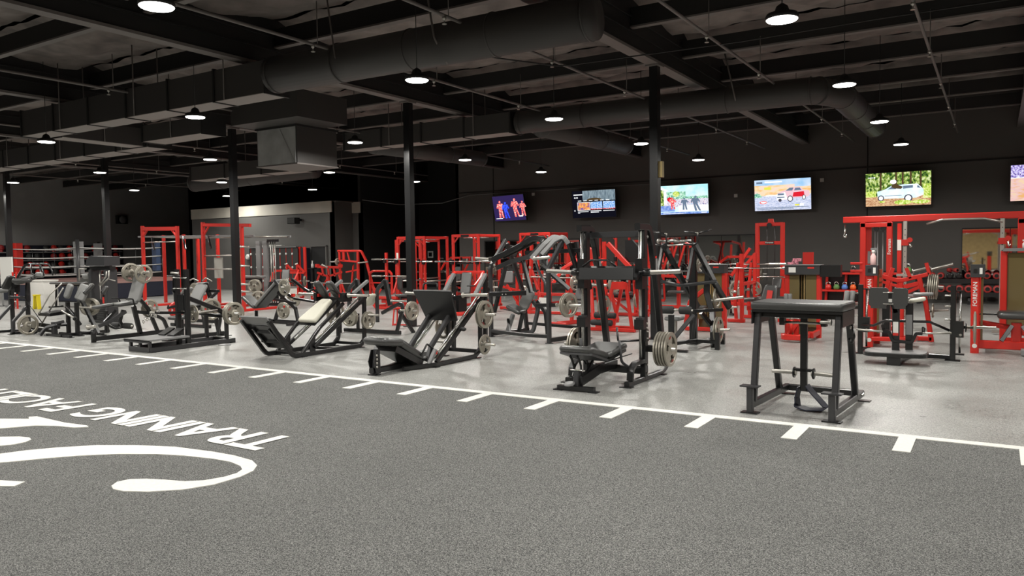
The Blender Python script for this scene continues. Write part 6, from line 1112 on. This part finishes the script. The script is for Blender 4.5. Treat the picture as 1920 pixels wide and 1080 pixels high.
def dumbbell(x, y, z, r, m, label, rz=0):
    M = thing('dumbbell', label, 'dumbbell', (x, y, z), rz, 'dumbbells on the black rack')
    for s in S2: lathe(M, 'head', (0, s * .07, 0), (0, s, 0), [(0, r * .9), (.015, r), (.11, r), (.125, r * .85), (.126, r * .5), (.13, r * .45)], m, 18); lathe(M, 'end_disc', (0, s * .197, 0), (0, s, 0), [(0, r * .55), (.004, r * .55)], BLK, 14)
    rod(M, 'grip', [(0, -.07, 0), (0, .07, 0)], .017, CHR)
OW = ['first', 'second', 'third', 'fourth', 'fifth', 'sixth', 'seventh', 'eighth', 'ninth', 'tenth']
RHD = mat('red_urethane', (.5, .045, .04), .5)
for k in range(10):
    dumbbell(-1.62 + .235 * k, 26.3, .83, .095, BLK if k in (2, 3) else RHD, '%s dumbbell, %s from the left on the upper tier of the black rack' % ('black' if k in (2, 3) else 'red', OW[k]))
    dumbbell(-1.6 + .235 * k, 26.15, .45, .108, RHD, 'red dumbbell, %s from the left on the lower tier of the black rack' % OW[k])
dumbbell(-1.08, 26.3, .99, .065, RHD, 'small red dumbbell lying askew on top of the upper tier', .7)

# ================================================================== LOCKERS
M = thing('locker_bank', 'black locker bank with red edge strips and round pale knobs, set in the office wall', 'lockers', (-28.6, 24.62))
box(M, 'locker_body', (0, .02, 1.02), (3.25, .3, 2.04), BLK); box(M, 'top_cap', (0, -.02, 2.06), (3.3, .36, .04), GRY)
for k in range(8):
    x = -1.5 + .405 * k; box(M, 'locker_door', (x + .2, -.14, 1.02), (.36, .02, 1.96), VIN); box(M, 'red_strip', (x, -.14, 1.02), (.022, .03, 1.98), RED)
    for z in (1.75, 1.13, .49): lathe(M, 'door_knob', (x + .03, -.15, z), (0, -1, 0), [(0, .05), (.03, .055), (.05, .03)], WHT, 10)
for a, b, c_ in ((.25, -.1, .05), (-.4, .0, .04)): box(M, 'paper_on_top', (a, b, 2.09 + c_), (.9, .2, .03), WHT)
M = thing('red_pillar', 'thin red pillar at the right end of the lockers', 'post', (-26.87, 24.6)); box(M, 'shaft', (0, 0, 1.03), (.13, .1, 2.06), RED); box(M, 'base', (0, 0, .02), (.18, .14, .04), RED)
M = thing('navy_cabinet', 'tall dark navy cabinet between the red pillar and the dark doorway', 'cabinet', (-26.62, 24.68)); box(M, 'body', (0, 0, 1.0), (.34, .25, 2.0), NAVY); box(M, 'door', (0, -.135, 1.0), (.30, .02, 1.9), NAVY)
M = thing('wall_speaker', 'black loudspeaker bracketed high on the office wall', 'speaker', (-27.2, 24.55, 3.25)); box(M, 'cabinet', (0, 0, 0), (.5, .3, .28), BLK); box(M, 'bracket', (.1, .2, .05), (.1, .3, .1), BLK); box(M, 'grille', (0, -.155, 0), (.46, .01, .24), VIN)
M = thing('hand_dryer', 'small round white dispenser on the office wall left of the lockers', 'dispenser', (-30.75, 24.78, 1.62)); lathe(M, 'cover', (0, .1, 0), (0, -1, 0), [(0, .13), (.08, .14), (.13, .09)], WHT, 16)
M = thing('spray_bottle', 'white bottle standing in the dark doorway right of the lockers', 'bottle', (-26.0, 24.5, 1.1)); lathe(M, 'bottle_body', (0, 0, 0), (0, 0, 1), [(0, .06), (.16, .06), (.2, .03), (.3, .02)], WHT, 12); box(M, 'cap', (0, 0, .31), (.07, .04, .03), WHT)
M = thing('podium', 'narrow dark podium under the white bottle in the doorway', 'podium', (-26.0, 24.5)); box(M, 'top', (0, 0, 1.08), (.3, .3, .04), BLK); box(M, 'column', (0, 0, .53), (.12, .12, 1.06), BLK)

# ================================================================== BOXING RING
M = thing('boxing_ring', 'raised boxing ring with navy apron, four pale ropes a side and a pink canvas', 'boxing ring', (-30.3, 16.4), math.radians(8))
A = (-.0, .0); RS = 4.0; cs = [(0, 0), (0, RS), (-RS, RS), (-RS, 0)]
box(M, 'platform', (-RS / 2, RS / 2, .78), (RS + .5, RS + .5, .08), mat('pink_canvas', (.30, .17, .15), .8)); 
for p, q in ((0, 1), (1, 2), (2, 3), (3, 0)):
    a, b = cs[p], cs[q]; ex = .22; cx_, cy_ = (a[0] + b[0]) / 2, (a[1] + b[1]) / 2; nx, ny = (cx_ + RS / 2), (cy_ - RS / 2); l = math.hypot(nx, ny); nx, ny = nx / l, ny / l
    sx, sy = (RS + .5, .02) if abs(ny) > .5 else (.02, RS + .5); box(M, 'apron_skirt', (cx_ + nx * .26, cy_ + ny * .26, .39), (sx, sy, .72), NAVY); box(M, 'apron_band', (cx_ + nx * .275, cy_ + ny * .275, .70), (sx, sy, .10), mat('pink_band_%d' % p, (.32, .19, .17), .7))
    for z in (1.05, 1.38, 1.74, 2.10):
        pts = [(a[0] + (b[0] - a[0]) * t, a[1] + (b[1] - a[1]) * t, z - .05 * math.sin(math.pi * t)) for t in (0, .25, .5, .75, 1)]; r_ = rod(M, 'rope', pts, .022, ROPE, n=8)
    for t in (.33, .66): rod(M, 'rope_tie', [(a[0] + (b[0] - a[0]) * t, a[1] + (b[1] - a[1]) * t, 1.0), (a[0] + (b[0] - a[0]) * t, a[1] + (b[1] - a[1]) * t, 2.08)], .012, BLK, n=6)
for k, (p, m, lb) in enumerate(zip(cs, (GRY, mat('blue_pad', (.05, .08, .16), .5), GRY, RED), ('grey corner pad', 'blue corner pad', 'grey corner pad', 'red corner pad'))):
    rod(M, 'corner_post', [(p[0], p[1], 0), (p[0], p[1], 2.42)], .07, BLK if k else DGR); dx = -.2 if p[0] == 0 else .2; dy = .2 if p[1] == 0 else -.2
    o = box(M, 'corner_pad', (p[0] + dx * .8, p[1] + dy * .8, 1.72), (.26, .26, 1.25), m); o['label'] = lb
    rod(M, 'turnbuckle', [(p[0], p[1], 2.1), (p[0] + dx, p[1] + dy, 2.1)], .03, CHR)
M = thing('ring_steps', 'low white block against the ring apron, right of the white notice board', 'block', (-28.9, 14.4)); box(M, 'block_body', (0, 0, .45), (.9, .5, .9), WHT); box(M, 'block_top', (0, 0, .92), (.94, .54, .04), WHT)
M = thing('notice_board', 'white freestanding notice board beside the far left column', 'board', (-29.8, 13.6)); box(M, 'board_panel', (0, 0, 1.25), (.85, .04, 1.05), WHT); 
for s in S2: bar(M, 'leg', [(s * .36, 0, 0), (s * .36, 0, .8)], .05, .05, GRY); bar(M, 'foot', [(s * .36, -.25, .03), (s * .36, .25, .03)], .05, .05, GRY)
M = thing('low_barrier', 'long black padded barrier in front of the ring apron', 'barrier', (-26.8, 15.0)); box(M, 'pad_body', (0, 0, .78), (1.6, .25, .42), VIN); box(M, 'base_box', (0, 0, .28), (1.2, .5, .56), BLK)
M = thing('yellow_step_stool', 'small yellow plastic step stool in front of the white block', 'step stool', (-27.4, 13.4))
for s in S2: bar(M, 'leg', [(s * .09, 0, .46), (s * .15, 0, 0)], .12, .04, YEL, (0, 1, 0))
box(M, 'step_top', (0, 0, .47), (.22, .16, .04), YEL)
M = thing('gym_ball', 'dark blue ball on the floor at the far left', 'ball', (-26.1, 10.9)); lathe(M, 'ball_skin', (0, 0, 0), (0, 0, 1), [(.0, .04), (.035, .11), (.09, .16), (.17, .18), (.25, .16), (.31, .11), (.34, .04)], BLU, 22)
M = thing('red_ladder_frame', 'narrow red ladder frame beside the notice board', 'ladder', (-28.4, 13.2))
for s in S2: bar(M, 'rail', [(s * .12, 0, 0), (s * .12, 0, 1.25)], .05, .05, RED)
for k in range(4): bar(M, 'rung', [(-.12, 0, .25 + .28 * k), (.12, 0, .25 + .28 * k)], .04, .04, WHT)
M = thing('orange_medicine_ball', 'orange medicine ball on a shelf behind the leg press footplate', 'ball', (-14.85, 20.9, .82)); lathe(M, 'ball_skin', (0, 0, 0), (0, 0, 1), [(0, .04), (.04, .11), (.14, .16), (.24, .11), (.28, .04)], ORG, 18)
M = thing('ball_shelf', 'black shelf stand carrying the orange medicine ball', 'rack', (-14.85, 20.95)); box(M, 'shelf', (0, 0, .79), (.7, .4, .05), BLK); box(M, 'shelf', (0, 0, 1.35), (.7, .4, .05), BLK)
for s in S2: bar(M, 'leg', [(s * .33, 0, 0), (s * .33, 0, 1.55)], .05, .05, BLK)
# wall rack of boxing gloves and pads behind the ring
M = thing('glove_rack', 'long open wall rack with four shelves of boxing gloves behind the ring', 'rack', (-43.6, 21.6))
for z in (.72, 1.14, 1.58, 2.02): box(M, 'shelf', (0, 0, z), (.45, 9.0, .05), GRY)
for y in (-4.5, -1.5, 1.5, 4.5): box(M, 'side_panel', (0, y, 1.2), (.45, .05, 2.4), BLK)
box(M, 'back_panel', (-.2, 0, 1.2), (.03, 9.0, 2.4), NAVY)
gv, gf = lathe_vf((0, 0, 0), (0, 0, 1), [(0, .09), (.1, .085), (.12, .12), (.24, .14), (.32, .10), (.36, .04)], 10)
gme = bpy.data.meshes.new('boxing_glove'); gme.from_pydata([tuple(p) for p in gv] + [(.0, .10, .12), (.06, .17, .14), (.0, .19, .24), (-.06, .15, .14)], [], gf + [(len(gv), len(gv) + 1, len(gv) + 2), (len(gv), len(gv) + 2, len(gv) + 3)]); gme.materials.append(RED); gme.update()
DKR = mat('dark_red_leather', (.28, .02, .02), .45)
SHN = ['lowest', 'second', 'third', 'top']
NTH = ['first', 'second', 'third', 'fourth', 'fifth', 'sixth', 'seventh', 'eighth', 'ninth', 'tenth', 'eleventh', 'twelfth', 'thirteenth', 'fourteenth', 'fifteenth', 'sixteenth', 'seventeenth', 'eighteenth', 'nineteenth', 'twentieth']
for si, z in enumerate((.745, 1.165, 1.605, 2.045)):
    c_ = 0
    for k in range(20):
        if random.random() < .12: continue
        o = bpy.data.objects.new('boxing_glove', gme); COL.objects.link(o); o.location = (-43.46 + random.uniform(-.02, .02), 17.5 + .43 * k + random.uniform(-.06, .06), z + .002); o.rotation_euler = (0, 0, random.uniform(-.6, .6)); o.scale = (1.1, 1.1, random.uniform(.85, 1.08))
        mm = random.choice((RED, RED, DKR, BLK, VIN)); o.material_slots[0].link = 'OBJECT'; o.material_slots[0].material = mm
        tag(o, '%s boxing glove, %s from the left on the %s shelf of the wall rack' % ('red' if mm == RED else 'dark red' if mm == DKR else 'black', NTH[c_], SHN[si]), 'boxing glove', 'boxing gloves on the wall rack'); c_ += 1
M = thing('wall_fan', 'dark fan unit high on the left wall between two columns', 'fan', (-43.7, 26.3, 3.9)); box(M, 'housing', (0, 0, 0), (.25, .6, .5), BLK); lathe(M, 'cage', (.12, 0, 0), (1, 0, 0), [(0, .22), (.02, .22), (.03, .05)], GRY, 20); box(M, 'bracket', (-.15, 0, 0), (.3, .1, .1), BLK)
box(bpy.data.objects['wall_front'], 'plywood_cladding', (0, -8.9, 2.4), (14, .12, 4.8), WOOD)

# ================================================================== LONG BLACK DUMBBELL RACK AND MORE RED MACHINES ALONG THE MIRRORS
M = thing('dumbbell_rack', 'long grey two-tier dumbbell rack under the mirrors behind the red machines', 'rack', (-11.6, 26.4))
for z, y in ((1.02, .12), (.55, -.06)):
    for d in (-.13, .13): bar(M, 'shelf_rail', [(-4.2, y + d, z - .10), (4.2, y + d, z - .08)], .05, .05, GRY)
for x in (-4.1, -1.4, 1.4, 4.1): bar(M, 'leg', [(x, 0, 0), (x, .2, 1.1)], .08, .1, GRY, (1, 0, 0)); bar(M, 'foot_bar', [(x, -.35, .04), (x, .4, .04)], .08, .08, GRY)
NT2 = ['first', 'second', 'third', 'fourth', 'fifth', 'sixth', 'seventh', 'eighth', 'ninth', 'tenth', 'eleventh', 'twelfth', 'thirteenth', 'fourteenth', 'fifteenth', 'sixteenth', 'seventeenth', 'eighteenth', 'nineteenth', 'twentieth', 'twenty first', 'twenty second', 'twenty third', 'twenty fourth', 'twenty fifth', 'twenty sixth']
proto = None
for t, (z, y) in enumerate(((1.05, 26.52), (.58, 26.34))):
    for k in range(26):
        if proto is None:
            proto = thing('dumbbell', '', 'dumbbell', (0, 0, 0), 0, 'dumbbells on the long grey rack')
            for s in S2: lathe(proto, 'head', (0, s * .07, 0), (0, s, 0), [(0, .085), (.015, .095), (.11, .095), (.125, .08), (.126, .045), (.13, .04)], BLK, 14); lathe(proto, 'end_disc', (0, s * .197, 0), (0, s, 0), [(0, .05), (.004, .05)], STL, 12)
            rod(proto, 'grip', [(0, -.07, 0), (0, .07, 0)], .017, CHR); o = proto
        else: o = copy_tree(proto)
        o.location = (-15.6 + .32 * k, y, z); o['label'] = 'black dumbbell, %s from the left on the %s tier of the long rack' % (NT2[k], ('upper', 'lower')[t])
def red_lever(x, y, rot, label, h, arms, seat=True):
    M = thing('lever_machine', label, 'exercise machine', (x, y), rot)
    bar(M, 'base_rail', [(0, -.8, .05), (0, .7, .05)], .09, .09, RED); bar(M, 'rear_foot', [(-.5, .7, .04), (.5, .7, .04)], .08, .08, RED); bar(M, 'front_foot', [(-.3, -.8, .04), (.3, -.8, .04)], .08, .08, RED)
    bar(M, 'mast', [(0, .65, .05), (0, .55, h * .6), (0, .25, h)], .09, .11, RED, (1, 0, 0), .15); bar(M, 'pivot_beam', [(-.45, .3, h), (.45, .3, h)], .06, .08, RED)
    for s in S2:
        bar(M, 'lever_arm', [(s * .42, .3, h)] + [(s * (.42 + a), b, c) for a, b, c in arms], .06, .08, RED, None, .1); a, b, c = arms[-1]
        rod(M, 'hand_grip', [(s * (.42 + a), b, c), (s * (.20 + a), b - .02, c)], .018, RUB); peg(M, (s * .46, .45, h * .62), (s * .80, .45, h * .62), .024)
        bar(M, 'side_strut', [(s * .05, .6, h * .55), (s * .46, .45, h * .62)], .06, .06, RED); bar(M, 'side_leg', [(s * .46, .45, h * .62), (s * .5, .7, .05)], .06, .07, RED)
    if seat: pad(M, 'seat_pad', (0, -.55, .48), (0, -.15, .48), (1, 0, 0), .34, .08, VIN, .05); pad(M, 'backrest_pad', (0, -.1, .55), (0, .1, 1.15), (1, 0, 0), .30, .08, VIN, .05); bar(M, 'seat_post', [(0, -.35, .05), (0, -.35, .44)], .08, .08, RED)
    return M
Q = [(-9.5, 23.3, .3, 'red lever machine with high arms, between the deepest rack and the arched machine', 2.0, [(.05, -.2, 1.9), (.1, -.5, 1.3)]),
     (-8.3, 16.3, -.3, 'red seated lever machine right behind the curved black machine', 1.5, [(.1, -.1, 1.3), (.05, -.5, .95)]),
     (-12.6, 17.6, .3, 'red seated lever machine in front of the second power rack', 1.15, [(.05, -.1, 1.0), (.0, -.5, .8)]),
     (-18.0, 24.6, .2, 'red lever machine far back by the alcove corner', 1.5, [(.1, -.1, 1.3), (.1, -.5, 1.0)]),
     (-6.9, 24.4, 0, 'red lever machine far back beside the tall pulldown tower', 1.45, [(.1, -.1, 1.3), (.1, -.5, 1.0)]),
     (-22.9, 20.2, .6, 'red low lever machine right of the zigzag cradle', 1.1, [(.05, -.1, 1.0), (.0, -.5, .7)])]
for k, q in enumerate(Q):
    M = red_lever(*q); h = q[4]
    mplates(M, (.66, .45, h * .62), (1, 0, 0), 2, .2, .034, 'the right arm of the %s' % ('high red machine', 'central seated machine', 'second rack machine', 'alcove red machine', 'pulldown side machine', 'low cradle machine')[k], spin=.3)
    mplates(M, (-.66, .45, h * .62), (-1, 0, 0), 1, .2, .034, 'the left arm of the %s' % ('high red machine', 'central seated machine', 'second rack machine', 'alcove red machine', 'pulldown side machine', 'low cradle machine')[k], spin=.3)
